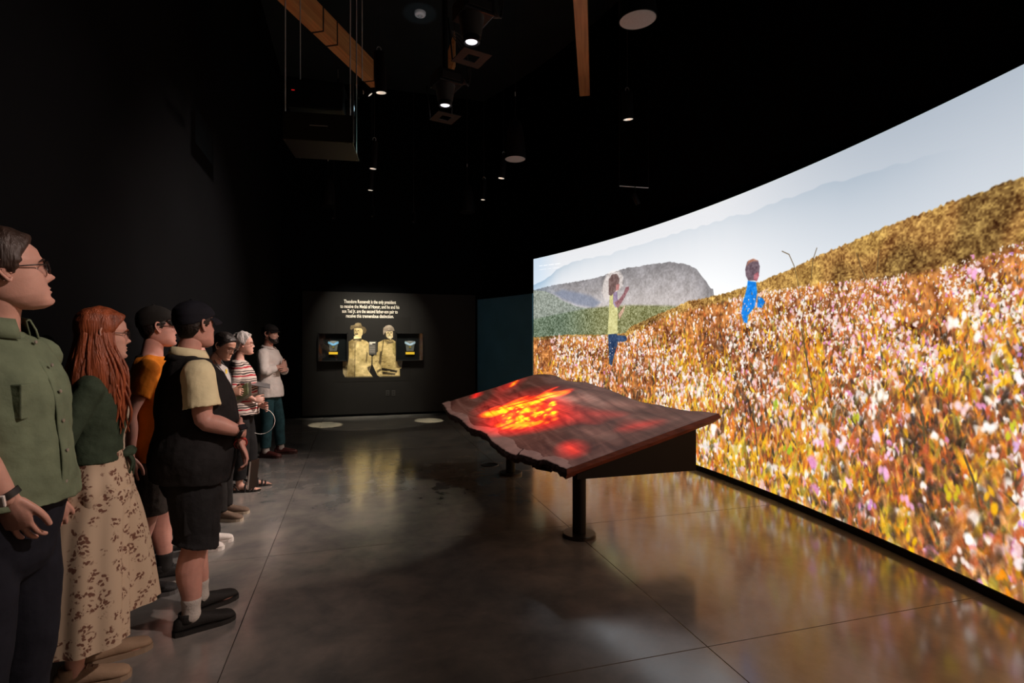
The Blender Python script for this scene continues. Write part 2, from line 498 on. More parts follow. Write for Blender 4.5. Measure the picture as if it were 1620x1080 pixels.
    # big blurred pink and white blossoms close to the lens
    for px, py, r, c in ((1541, 432, 11, (236, 170, 214)), (1548, 425, 7, (246, 220, 236)), (1530, 463, 8, (246, 236, 230)), (1512, 508, 13, (252, 246, 236)), (1528, 500, 9, (250, 246, 240)), (1545, 525, 12, (248, 238, 226)), (1410, 512, 8, (240, 210, 224)), (1395, 630, 14, (252, 244, 232)), (1378, 642, 10, (250, 238, 226)), (1385, 690, 11, (242, 200, 226)), (1398, 742, 13, (240, 176, 216)), (1403, 720, 9, (238, 190, 220)), (1290, 690, 10, (244, 204, 226)), (1300, 702, 8, (238, 170, 212)), (1335, 705, 12, (248, 226, 228)), (1480, 690, 11, (250, 240, 232)), (1520, 640, 13, (246, 214, 218)), (1562, 668, 14, (250, 242, 238)), (1610, 600, 12, (250, 236, 234)), (1345, 760, 10, (236, 186, 214)), (1380, 800, 9, (198, 128, 188)), (1435, 790, 11, (238, 170, 210)), (1530, 850, 14, (252, 248, 240)), (1518, 880, 11, (244, 230, 222)), (1605, 890, 13, (240, 222, 226)), (1460, 770, 9, (250, 236, 230)), (1565, 715, 10, (248, 226, 226)), (1605, 705, 9, (216, 170, 214))):
        u, v, dd = scr_tex(px, py); k = PPM / F_PX * dd
        for q in range(4):
            stamp(img, u * W + rnd.gauss(0, r * 0.45 * k), v * H + rnd.gauss(0, r * 0.6 * k), r * 0.5 * k, r * 0.75 * k, rnd.gauss(0, 0.4), C(*c), 0.85, 1.1)
    for px, py, r, c in ((1350, 655, 9, (178, 178, 40)), (1225, 640, 8, (150, 170, 44)), (1245, 715, 9, (150, 176, 40)), (1502, 780, 12, (206, 186, 34)), (1600, 680, 10, (196, 196, 44)), (1500, 560, 9, (238, 180, 30)), (1570, 800, 13, (240, 176, 26)), (1440, 860, 12, (244, 190, 20)), (1585, 920, 12, (236, 140, 24))):
        u, v, dd = scr_tex(px, py); k = PPM / F_PX * dd
        for q in range(5):
            stamp(img, u * W + rnd.gauss(0, r * 0.6 * k), v * H + rnd.gauss(0, r * 0.8 * k), r * 0.4 * k, r * 0.9 * k, rnd.gauss(0, 0.35), C(*c), 0.8, 1.2)
    def line(pts, wd, c):
        P = [T(*p) for p in pts]
        for a, b in zip(P, P[1:]):
            n = max(2, int(math.hypot(b[0] - a[0], b[1] - a[1]) / 1.2))
            for q in range(n + 1):
                stamp(img, a[0] + (b[0] - a[0]) * q / n, a[1] + (b[1] - a[1]) * q / n, wd, wd, 0, C(*c), 0.8, 1.3)
    for pts in ([(1237, 397), (1248, 402), (1256, 420), (1262, 445), (1266, 470)], [(1292, 392), (1286, 410), (1283, 440)], [(1355, 400), (1363, 425), (1370, 440)], [(1390, 395), (1387, 430)], [(1268, 520), (1278, 580), (1290, 640)], [(1445, 610), (1460, 660), (1462, 700)], [(1525, 720), (1540, 760), (1548, 800)], [(1190, 640), (1196, 690), (1198, 720)]):
        line(pts, 1.5 if pts[0][1] < 450 else 2.6, (92, 74, 48))
    below = smoothstep(-1, 4, Yt - hl)[..., None]
    img += ((n4 - 0.5) * 16 + (n2 - 0.5) * 10)[..., None] * below
    # the two children in the picture
    pre = img.copy()
    def pf(pts, c, soft=1.5, a=1.0): fill(img, [T(*p) for p in pts], c, soft, a)
    pf([(955, 445), (960, 434), (968, 428), (980, 428), (986, 437), (985, 452), (976, 462), (966, 474), (957, 474), (952, 462)], (236, 222, 212), 5, 0.5)
    pf([(962, 528), (976, 528), (977, 545), (972, 560), (968, 578), (964, 576), (963, 555)], (44, 62, 92))
    pf([(976, 530), (990, 531), (992, 538), (986, 541), (976, 540)], (52, 72, 104))
    pf([(965, 462), (974, 459), (977, 480), (977, 505), (977, 527), (961, 529), (963, 500), (964, 478)], (196, 190, 132))
    pf([(970, 461), (976, 461), (978, 480), (974, 487), (970, 480)], (150, 132, 156))
    pf([(972, 478), (977, 488), (985, 476), (992, 463), (995, 458), (995, 453), (990, 454), (987, 463), (979, 474)], (136, 94, 98))
    pf([(978, 497), (985, 487), (989, 482), (987, 492), (980, 505)], (226, 176, 160), 2, 0.7)
    pf([(963, 442), (968, 434), (976, 433), (980, 440), (979, 452), (974, 460), (967, 468), (963, 466)], (110, 88, 84))
    pf([(975, 450), (980, 449), (979, 458), (974, 460)], (176, 120, 116), 1.5)
    pf([(1175, 430), (1176, 414), (1186, 407), (1200, 407), (1207, 416), (1206, 434), (1198, 446), (1182, 448)], (218, 220, 224), 4, 0.5)
    pf([(1179, 426), (1182, 414), (1190, 410), (1199, 412), (1202, 421), (1201, 432), (1198, 443), (1184, 444), (1180, 436)], (104, 86, 94))
    pf([(1181, 421), (1184, 412), (1192, 409), (1200, 413), (1192, 413), (1185, 416)], (178, 118, 92), 2, 0.8)
    pf([(1193, 434), (1199, 430), (1201, 436), (1197, 445), (1192, 442)], (158, 92, 100))
    pf([(1183, 444), (1196, 446), (1198, 462), (1194, 485), (1184, 498), (1182, 511), (1176, 510), (1173, 496), (1175, 478), (1180, 462), (1182, 452)], (26, 124, 214))
    pf([(1199, 468), (1207, 472), (1210, 478), (1206, 487), (1198, 486)], (22, 120, 208))
    pf([(1197, 466), (1206, 460), (1217, 455), (1210, 464), (1201, 470)], (226, 190, 168), 2, 0.75)
    for k in range(90):
        u, v, dd = scr_tex(rnd.uniform(1168, 1212), rnd.uniform(462, 515)); one(u * W, v * H, 2.0, 'bloom' if k % 2 else 'leaf', rnd.random() * 0.8)
    for k in range(60):
        u, v, dd = scr_tex(rnd.uniform(955, 995), rnd.uniform(540, 585)); one(u * W, v * H, 2.6, 'bloom' if k % 2 else 'leaf', rnd.random() * 0.8)
    kid = ((np.abs(img - pre).max(-1) > 3) & (img.mean(-1) < 190)).astype(np.float32)
    img += (((n4 - 0.5) * 26 + (n2 - 0.5) * 34) * kid)[..., None]
    # faint caption strokes in the far upper corner
    for py, xs in ((421, (853, 860, 868, 878, 888)), (427, (853, 866, 874, 886))):
        for a, b in zip(xs, xs[1:]):
            line([(a, py + (850 - a) * 0.12), (b - 2, py + (850 - b) * 0.12)], 1.6 if py < 425 else 1.0, (250, 250, 250))
    return to_image('projected_meadow', img)

meadow = paint_screen()
def screen_material():
    m, nt, b = new_mat('glowing_screen_picture')
    N, L = nt.nodes, nt.links
    uv = N.new('ShaderNodeUVMap'); uv.uv_map = 'UVMap'
    tx = N.new('ShaderNodeTexImage'); tx.image = meadow; tx.interpolation = 'Cubic'; tx.extension = 'EXTEND'
    L.new(uv.outputs[0], tx.inputs[0])
    b.inputs['Base Color'].default_value = (0.02, 0.02, 0.02, 1)
    b.inputs['Roughness'].default_value = 0.6
    L.new(tx.outputs[0], b.inputs['Emission Color'])
    b.inputs['Emission Strength'].default_value = SCREEN_GAIN
    return m
screen = thing('curved_video_screen', 'huge curved bright screen showing a flower meadow with two children', 'screen', (arc_pt(5.2)[0], 5.2, 0))
ox, oy = screen.location.x, screen.location.y
bm = bmesh.new(); uvl = bm.loops.layers.uv.new('UVMap')
NS = 64; cols = []
for k in range(NS + 1):
    ph = PH0 + (PH1 - PH0) * k / NS
    x, y = ARC_X + ARC_R * math.cos(ph) - ox, ARC_Y + ARC_R * math.sin(ph) - oy
    cols.append((bm.verts.new((x, y, S_Z0)), bm.verts.new((x, y, S_Z1)), k / NS))
for a, b in zip(cols, cols[1:]):
    f = bm.faces.new((a[0], a[1], b[1], b[0]))
    for lp, uvv in zip(f.loops, ((a[2], 0), (a[2], 1), (b[2], 1), (b[2], 0))): lp[uvl].uv = uvv
bmesh.ops.recalc_face_normals(bm, faces=bm.faces)
for f in bm.faces:
    if f.normal.x > 0: f.normal_flip()
o = bm_obj('picture_surface', bm, screen_material(), screen, smooth=True, recalc=False)
def arc_band(name, m, off0, off1, z0, z1, pha, phb, parent):
    bm = bmesh.new(); rs = []
    for k in range(NS + 1):
        ph = pha + (phb - pha) * k / NS
        q = [(ARC_X + (ARC_R + o_) * math.cos(ph) - ox, ARC_Y + (ARC_R + o_) * math.sin(ph) - oy) for o_ in (off0, off1)]
        rs.append([bm.verts.new((q[0][0], q[0][1], z0)), bm.verts.new((q[0][0], q[0][1], z1)), bm.verts.new((q[1][0], q[1][1], z1)), bm.verts.new((q[1][0], q[1][1], z0))])
    for a, b in zip(rs, rs[1:]):
        for k in range(4): bm.faces.new((a[k], a[(k + 1) % 4], b[(k + 1) % 4], b[k]))
    bm.faces.new(rs[0]); bm.faces.new(rs[-1])
    o = bm_obj(name, bm, m, parent); smooth_by_angle(o, 30); return o
navy_glow_trim = bmesh.new(); rr_ = []
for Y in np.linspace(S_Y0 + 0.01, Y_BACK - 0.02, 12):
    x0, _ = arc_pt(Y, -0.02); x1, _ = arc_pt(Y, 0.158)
    rr_.append([navy_glow_trim.verts.new(p) for p in ((x0, Y, 0.0), (x0, Y, 2.52), (x1, Y, 2.52), (x1, Y, 0.0))])
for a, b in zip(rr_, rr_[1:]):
    for k in range(4): navy_glow_trim.faces.new((a[k], a[(k + 1) % 4], b[(k + 1) % 4], b[k]))
navy_glow_trim.faces.new(rr_[0]); navy_glow_trim.faces.new(rr_[-1])
o = bm_obj('trim_1', navy_glow_trim, navy_glow_wall); smooth_by_angle(o, 30)
tag(o, 'navy wall lining between the screen and the end wall, screen glow painted in', kind='structure')
frame_black = mat('screen_edge_black', (0.012, 0.012, 0.013, 1), 0.5, spec=0.3)
arc_band('backing', frame_black, 0.006, 0.15, 0.0, S_Z1 + 0.004, PH0 + 0.0006, PH1 - 0.0006, screen)
arc_band('base_strip', frame_black, -0.012, 0.004, 0.0, S_Z0, PH0 + 0.0006, PH1 - 0.0006, screen)
# ------------------------------------------------------------------ live-edge slab table
TK_X, TK_Y, T_X0, T_Y0, T_Z0 = 0.29, 0.079, 1.59, 3.91, 0.565
def slab_pt(px, py):
    """photo pixel -> point on the tilted top plane"""
    l = (px - 810) / F_PX; dx, dy, dz = SY + CY * l, CY - SY * l, (540 - py) / F_PX
    t = (T_Z0 - TK_X * T_X0 - TK_Y * T_Y0 - CAM_H) / (dz - TK_X * dx - TK_Y * dy)
    return Vector((t * dx, t * dy, CAM_H + t * dz))
T_N = Vector((-TK_X, -TK_Y, 1)).normalized()
low = [(897, 742), (885, 737.5), (872, 732), (862, 727.5), (852, 728.5), (840, 724.5), (826, 720), (812, 719.5), (800, 713.5), (790, 706), (780, 700), (774, 692), (770, 687), (760, 682), (748, 678.5), (738, 673), (731, 665), (722, 659), (712, 655), (706, 648), (702, 641), (699, 638)]
far = [(712, 634.5), (735, 627), (760, 619.5), (790, 610.5), (815, 602), (838, 594.5), (850, 591.8)]
high = [(862, 591.5), (874, 593), (885, 597), (897, 602), (912, 603.5), (930, 605), (940, 609.5), (955, 613), (970, 618.5), (985, 625), (1005, 632.5), (1025, 637.5), (1040, 640), (1060, 644.5), (1085, 649), (1105, 650.5), (1138, 653.5)]
rng_t = random.Random(3)
out = []
def densify(ps, amp, sub=4):
    P = [slab_pt(*p) for p in ps]
    C_ = [Vector(c) for c in catmull(P, sub)]
    return [c + Vector((rng_t.uniform(-amp, amp), rng_t.uniform(-amp, amp), 0)) for c in C_]
loop_low = densify(low, 0.006); loop_far = densify(far, 0.004, 2); loop_high = densify(high, 0.006, 3)
outline = loop_low + loop_far[0:] + loop_high
for p in outline: p.z = T_Z0 + TK_X * (p.x - T_X0) + TK_Y * (p.y - T_Y0)

def slab_wood():
    m, nt, b = new_mat('redwood_slab')
    N, L = nt.nodes, nt.links
    tc = N.new('ShaderNodeTexCoord')
    mp = N.new('ShaderNodeMapping'); mp.inputs['Scale'].default_value = (3.2, 0.55, 1); mp.inputs['Rotation'].default_value = (0, 0, 0.12)
    L.new(tc.outputs['Object'], mp.inputs[0])
    w = N.new('ShaderNodeTexNoise'); w.inputs['Scale'].default_value = 2.2; w.inputs['Detail'].default_value = 8; w.inputs['Distortion'].default_value = 1.6
    L.new(mp.outputs[0], w.inputs['Vector'])
    r = N.new('ShaderNodeValToRGB'); e = r.color_ramp.elements
    e[0].position = 0.32; e[0].color = (0.115, 0.042, 0.028, 1)
    e[1].position = 0.75; e[1].color = (0.36, 0.20, 0.145, 1)
    k = e.new(0.52); k.color = (0.235, 0.105, 0.07, 1)
    L.new(w.outputs['Fac'], r.inputs[0])
    # crosswise saw marks
    mp2 = N.new('ShaderNodeMapping'); mp2.inputs['Scale'].default_value = (0.5, 26, 1)
    L.new(tc.outputs['Object'], mp2.inputs[0])
    n2 = N.new('ShaderNodeTexNoise'); n2.inputs['Scale'].default_value = 1.0; n2.inputs['Detail'].default_value = 4
    L.new(mp2.outputs[0], n2.inputs['Vector'])
    mr = N.new('ShaderNodeMapRange'); mr.inputs[1].default_value = 0.3; mr.inputs[2].default_value = 0.7; mr.inputs[3].default_value = 0.82; mr.inputs[4].default_value = 1.12
    L.new(n2.outputs['Fac'], mr.inputs[0])
    mx = N.new('ShaderNodeMix'); mx.data_type = 'RGBA'; mx.blend_type = 'MULTIPLY'; mx.inputs[0].default_value = 1
    L.new(r.outputs[0], mx.inputs[6]); L.new(mr.outputs[0], mx.inputs[7])
    L.new(mx.outputs[2], b.inputs['Base Color'])
    b.inputs['Roughness'].default_value = 0.42
    b.inputs['Specular IOR Level'].default_value = 0.5
    bp = N.new('ShaderNodeBump'); bp.inputs['Strength'].default_value = 0.15; bp.inputs['Distance'].default_value = 0.004
    L.new(n2.outputs['Fac'], bp.inputs['Height']); L.new(bp.outputs[0], b.inputs['Normal'])
    return m
slab_m = slab_wood()
sap_m = mat('pale_sapwood', (0.33, 0.20, 0.15, 1), 0.5, var=0.25, vscale=6, bump=0.2, bscale=40)
bark_m = mat('dark_bark_edge', (0.045, 0.022, 0.016, 1), 0.85, var=0.4, vscale=20, bump=0.8, bscale=45)
endgrain_m = mat('red_lit_end_grain', (0.30, 0.085, 0.05, 1), 0.5, var=0.35, vscale=10, bump=0.3, bscale=60, stretch=(1, 1, 5))  # end grain with red light put into its colour
steel_blk = mat('black_powder_coated_steel', (0.011, 0.010, 0.010, 1), 0.5, var=0.1, spec=0.25)
dark_metal = mat('dark_steel_base', (0.06, 0.055, 0.05, 1), 0.3, 0.7, var=0.1)

table = thing('live_edge_slab_table', 'long tilted redwood slab table with wavy bark edge and glowing lava projection', 'table', (1.77, 5.15, 0))
T0 = table.location
# slab body: top skin, bark rim and sawn end as one solid with three materials
bm = bmesh.new()
n_low, n_tot = len(loop_low), len(outline)
dn = Vector((0, 0, -0.072))
top_v, mid_v, bot_v = [], [], []
cen = sum(outline, Vector()) / n_tot
for i, p in enumerate(outline):
    q = p - T0
    inward = (cen - p); inward.z = 0; inward.normalize()
    live = i < n_low or i >= n_low + len(loop_far)
    j = rng_t.uniform(-0.012, 0.012) if live else 0
    top_v.append(bm.verts.new(q))
    mid_v.append(bm.verts.new(q + dn * 0.45 - inward * ((0.012 + j) if live else 0)))
    bot_v.append(bm.verts.new(q + dn * (1 + (rng_t.uniform(-0.1, 0.25) if live else 0)) + inward * ((0.03 + j) if live else 0)))
ft = bm.faces.new(top_v); fb = bm.faces.new(bot_v[::-1])
ft.material_index = 0; fb.material_index = 1
for i in range(n_tot):
    k = (i + 1) % n_tot
    for A, B in ((top_v, mid_v), (mid_v, bot_v)):
        f = bm.faces.new((A[i], B[i], B[k], A[k]))
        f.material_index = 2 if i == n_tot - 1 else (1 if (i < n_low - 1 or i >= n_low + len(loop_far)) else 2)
bmesh.ops.triangulate(bm, faces=[ft, fb])
o = bm_obj('slab_top', bm, None, table)
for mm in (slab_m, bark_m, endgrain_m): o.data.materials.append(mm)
# pale sapwood band along the low wavy edge
bm = bmesh.new()
prev = None
for i, p in enumerate(loop_low):
    f_ = i / (n_low - 1)
    wd = 0.055 + 0.05 * math.sin(i * 0.21) ** 2 + (0.05 if 0.3 < f_ < 0.6 else 0)
    nx = loop_low[min(i + 1, n_low - 1)] - loop_low[max(i - 1, 0)]; nx.z = 0
    side = Vector((nx.y, -nx.x, 0)).normalized()
    if side.x < 0: side = -side
    a = p.copy(); b = p + side * wd
    ab = []
    for q in (a, b):
        q = q.copy(); q.z = T_Z0 + TK_X * (q.x - T_X0) + TK_Y * (q.y - T_Y0) + 0.0025
        ab.append(bm.verts.new(q - T0))
    if prev: bm.faces.new((prev[0], ab[0], ab[1], prev[1]))
    prev = ab
o = bm_obj('sapwood_band', bm, sap_m, table, smooth=True)
# posts, bases, bracket wedges
def under(x, y): return T_Z0 + TK_X * (x - T_X0) + TK_Y * (y - T_Y0) - 0.075
for (lx, ly) in ((1.76, 4.08), (1.79, 6.2)):
    dx, dy = lx - T0.x, ly - T0.y
    zt = 0.49 if ly < 5 else under(lx - 0.06, ly) - 0.02
    mk_lathe('post', steel_blk, table, [(0, 0.03), (0.055, 0.03), (0.055, zt), (0, zt)], 28, Matrix.Translation((dx, dy, 0)))
    mk_lathe('base_plate', dark_metal, table, [(0, 0.0), (0.136, 0.0), (0.136, 0.022), (0.130, 0.028), (0, 0.028)], 36, Matrix.Translation((dx, dy, 0)))
    bm = bmesh.new()
    x0, x1 = lx - 0.06, lx + 1.03
    zb = zt - 0.005
    for yy in (ly - 0.10, ly + 0.10): pass
    vs = []
    for yy in (ly - 0.1, ly + 0.1):
        row = [(x0, under(x0, yy) if under(x0, yy) > zb + 0.01 else zb + 0.01), (x1, under(x1, yy)), (x1, zb), (x0, zb)]
        vs.append([bm.verts.new((x - T0.x, yy - T0.y, z)) for x, z in row])
    for k in range(4): bm.faces.new((vs[0][k], vs[0][(k + 1) % 4], vs[1][(k + 1) % 4], vs[1][k]))
    bm.faces.new(vs[0]); bm.faces.new(vs[1][::-1])
    bm_obj('wedge_bracket', bm, steel_blk, table)
mk_box('stiffener_beam', steel_blk, table, 2.2 - T0.x, 2.3 - T0.x, 4.16 - T0.y, 6.12 - T0.y, 0.52, 0.62, 0.003)

# ------------------------------------------------------------------ floor box cover
o = mk_lathe('floor_box_cover', dark_metal, None, [(0, 0.0), (0.112, 0.0), (0.112, 0.003), (0.104, 0.006), (0.100, 0.004), (0, 0.004)], 40, Matrix.Translation((1.67, 6.74, 0)))
tag(o, 'round metal floor box cover beside the rear table post', 'cover plate')

# ------------------------------------------------------------------ lava projection (a projector lamp with its own picture)
def paint_lava():
    """picture in slab coordinates: u along room x 1.0..3.3, v along room y 3.7..7.6"""
    W, H = 460, 780
    rnd = random.Random(11)
    img = np.zeros((H, W, 3), np.float32)
    def T(px, py):
        p = slab_pt(px, py); return (p.x - 1.0) / 2.3 * W, (7.6 - p.y) / 3.9 * H
    def blob(px, py, rpx, rpy, ang, col, a, hard):
        """ellipse given in photo pixels, drawn on the slab"""
        pts = []
        for k in range(20):
            t = 2 * math.pi * k / 20
            ex, ey = rpx * math.cos(t), rpy * math.sin(t)
            pts.append(T(px + ex * math.cos(ang) - ey * math.sin(ang), py + ex * math.sin(ang) + ey * math.cos(ang)))
        P = np.array(pts)
        ext = (P.max(0) - P.min(0)).min() / 2
        fill(img, pts, np.array(col, np.float32), max(0.8, ext * hard), a)
    A = -0.27
    blob(822, 650, 62, 28, A, (116, 22, 1), 0.9, 1.0)
    blob(840, 640, 70, 20, A, (106, 18, 1), 0.7, 1.1)
    blob(835, 655, 52, 18, A, (190, 72, 1), 0.85, 0.8)
    blob(845, 668, 50, 10, 0.0, (165, 50, 1), 0.8, 0.9)
    blob(945, 654, 46, 7, 0.04, (128, 52, 10), 0.85, 1.4)
    blob(915, 663, 34, 6, 0.2, (128, 36, 4), 0.6, 1.3)
    blob(1015, 672, 42, 7, -0.20, (140, 54, 12), 0.85, 1.4)
    blob(905, 710, 22, 13, 0.0, (150, 50, 5), 0.95, 1.3)
    blob(806, 608, 24, 6, -0.45, (170, 14, 2), 0.8, 1.0)
    blob(753, 625, 9, 4, -0.4, (190, 24, 4), 0.9, 0.9)
    blob(775, 636, 20, 4, -0.6, (120, 8, 2), 0.6, 1.0)
    for k in range(16):           # bright rivers
        f = k / 15
        px = 772 + 115 * f; py = 654 - 33 * f + 3 * math.sin(k * 0.9)
        blob(px, py, 12, 3.8 - 1.2 * f, A, (255, 150 + 40 * math.sin(k), 10), 0.75, 0.7)
        if 2 < k < 12: blob(px + 6, py - 0.5, 11, 1.9, A, (255, 235, 60), 0.85, 0.6)
        if k < 13: blob(px + 10, py - 9 + rnd.uniform(-1, 1), 10, 1.2, A - 0.05, (255, 100, 4), 0.6, 0.7)
    for k in range(9):
        f = k / 8; blob(790 + 90 * f, 647 - 24 * f, 8, 0.9, A, (90, 10, 0), 0.7, 0.6)
    blob(893, 620, 10, 3.0, A, (255, 140, 10), 0.9, 0.7); blob(876, 626, 12, 2.4, A, (255, 150, 10), 0.8, 0.7)
    for k in range(75):           # embers
        px = rnd.uniform(790, 878); py = rnd.uniform(640, 672) - (px - 835) * 0.10
        r = rnd.uniform(1.0, 3.6)
        blob(px, py, r * 1.7, r * 0.75, A + rnd.uniform(-0.3, 0.3), (255, rnd.choice((110, 170, 220)), 16), 0.85, 0.6)
    for k in range(16):
        px = rnd.uniform(795, 850); blob(px, 673 - (px - 820) * 0.04 + rnd.uniform(-3, 3), 9, 1.5, -0.35, (255, 130, 8), 0.7, 0.7)
    blob(813, 606.5, 7, 1.5, -0.75, (255, 190, 30), 1.0, 0.6)
    blob(830, 649, 7, 2, -0.7, (255, 210, 40), 0.9, 0.6)
    # grey light added to the picture to brighten the slab top
    grey_lift = np.array((40, 35, 36), np.float32)
    img = np.maximum(img, grey_lift * smoothstep(0, 1, np.ones(img.shape, np.float32)))
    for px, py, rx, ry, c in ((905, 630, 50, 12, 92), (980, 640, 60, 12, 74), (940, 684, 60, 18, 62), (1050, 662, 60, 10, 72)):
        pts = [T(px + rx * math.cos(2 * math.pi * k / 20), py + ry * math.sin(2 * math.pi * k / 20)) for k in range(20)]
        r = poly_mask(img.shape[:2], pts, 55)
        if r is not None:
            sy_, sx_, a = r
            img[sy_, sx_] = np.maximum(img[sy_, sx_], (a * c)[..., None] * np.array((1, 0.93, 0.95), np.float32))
    # keep the picture on the slab
    m = poly_mask(img.shape[:2], [((p.x - 1.0) / 2.3 * W, (7.6 - p.y) / 3.9 * H) for p in outline], 3.0)
    keep = np.zeros(img.shape[:2], np.float32); keep[m[0], m[1]] = m[2]
    img *= keep[..., None]
    img[0] = 0; img[-1] = 0; img[:, 0] = 0; img[:, -1] = 0
    return to_image('projected_lava', img)
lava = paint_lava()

def add_lava_lamp(loc, parent):
    ld = bpy.data.lights.new('lava_projector_lamp', 'SPOT')
    ld.energy = LAVA_POWER; ld.shadow_soft_size = 0.004
    ld.spot_size = math.radians(150); ld.spot_blend = 0.0
    ld.use_nodes = True
    nt = ld.node_tree; N, L = nt.nodes, nt.links
    em = N['Emission']
    g = N.new('ShaderNodeNewGeometry')
    # unit direction of the ray leaving the lamp, met with the slab's plane
    def vm(op, a=None, b=None):
        n = N.new('ShaderNodeVectorMath'); n.operation = op
        for k, s in enumerate((a, b)):
            if s is None: continue
            if isinstance(s, (tuple, Vector)): n.inputs[k].default_value = tuple(s)
            else: L.new(s, n.inputs[k])
        return n
    def ma(op, a=None, b=None):
        n = N.new('ShaderNodeMath'); n.operation = op
        for k, s in enumerate((a, b)):
            if s is None: continue
            if isinstance(s, (int, float)): n.inputs[k].default_value = s
            else: L.new(s, n.inputs[k])
        return n
    D = g.outputs['Incoming']
    nrm = Vector((-TK_X, -TK_Y, 1.0))
    p0 = Vector((T_X0, T_Y0, T_Z0)); Lp = Vector(loc)
    num = nrm.dot(p0 - Lp)
    den = vm('DOT_PRODUCT', D, nrm).outputs['Value']
    t = ma('DIVIDE', num, den).outputs[0]
    sc = N.new('ShaderNodeVectorMath'); sc.operation = 'SCALE'
    L.new(D, sc.inputs[0]); L.new(t, sc.inputs['Scale'])
    P = vm('ADD', sc.outputs[0], Lp).outputs[0]
    sx = N.new('ShaderNodeSeparateXYZ'); L.new(P, sx.inputs[0])
    u = ma('DIVIDE', ma('SUBTRACT', sx.outputs[0], 1.0).outputs[0], 2.3).outputs[0]
    v = ma('DIVIDE', ma('SUBTRACT', sx.outputs[1], 3.7).outputs[0], 3.9).outputs[0]
    cb = N.new('ShaderNodeCombineXYZ'); L.new(u, cb.inputs[0]); L.new(v, cb.inputs[1])
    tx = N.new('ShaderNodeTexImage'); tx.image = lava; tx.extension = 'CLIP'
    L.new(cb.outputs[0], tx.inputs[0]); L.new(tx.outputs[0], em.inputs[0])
    o = bpy.data.objects.new('lava_projector_lamp', ld); COL.objects.link(o)
    o.location = loc
    # aim at the middle of the slab
    d = Vector((2.0, 5.4, 0.75)) - Lp
    o.rotation_euler = d.to_track_quat('-Z', 'Y').to_euler()
    if parent is not None:
        o.parent = parent; o.location = Lp - parent.location
    return o
# ------------------------------------------------------------------ graphic panel on the end wall
YP = Y_BACK - 0.045
panel_m = mat('charcoal_panel', (0.011, 0.0105, 0.010, 1), 0.6, var=0.1, vscale=3, spec=0.25)
a = plane_y(478, 460, YP); b = plane_y(752, 648, YP)
panel = thing('graphic_wall_panel', 'large charcoal panel with printed portraits and white lettering on the end wall', 'wall panel', ((a.x + b.x) / 2, Y_BACK, 0.05))
P0 = panel.location
mk_box('board', panel_m, panel, a.x - P0.x, b.x - P0.x, YP - P0.y, -0.002, 0.0, a.z - 0.05, 0.003)

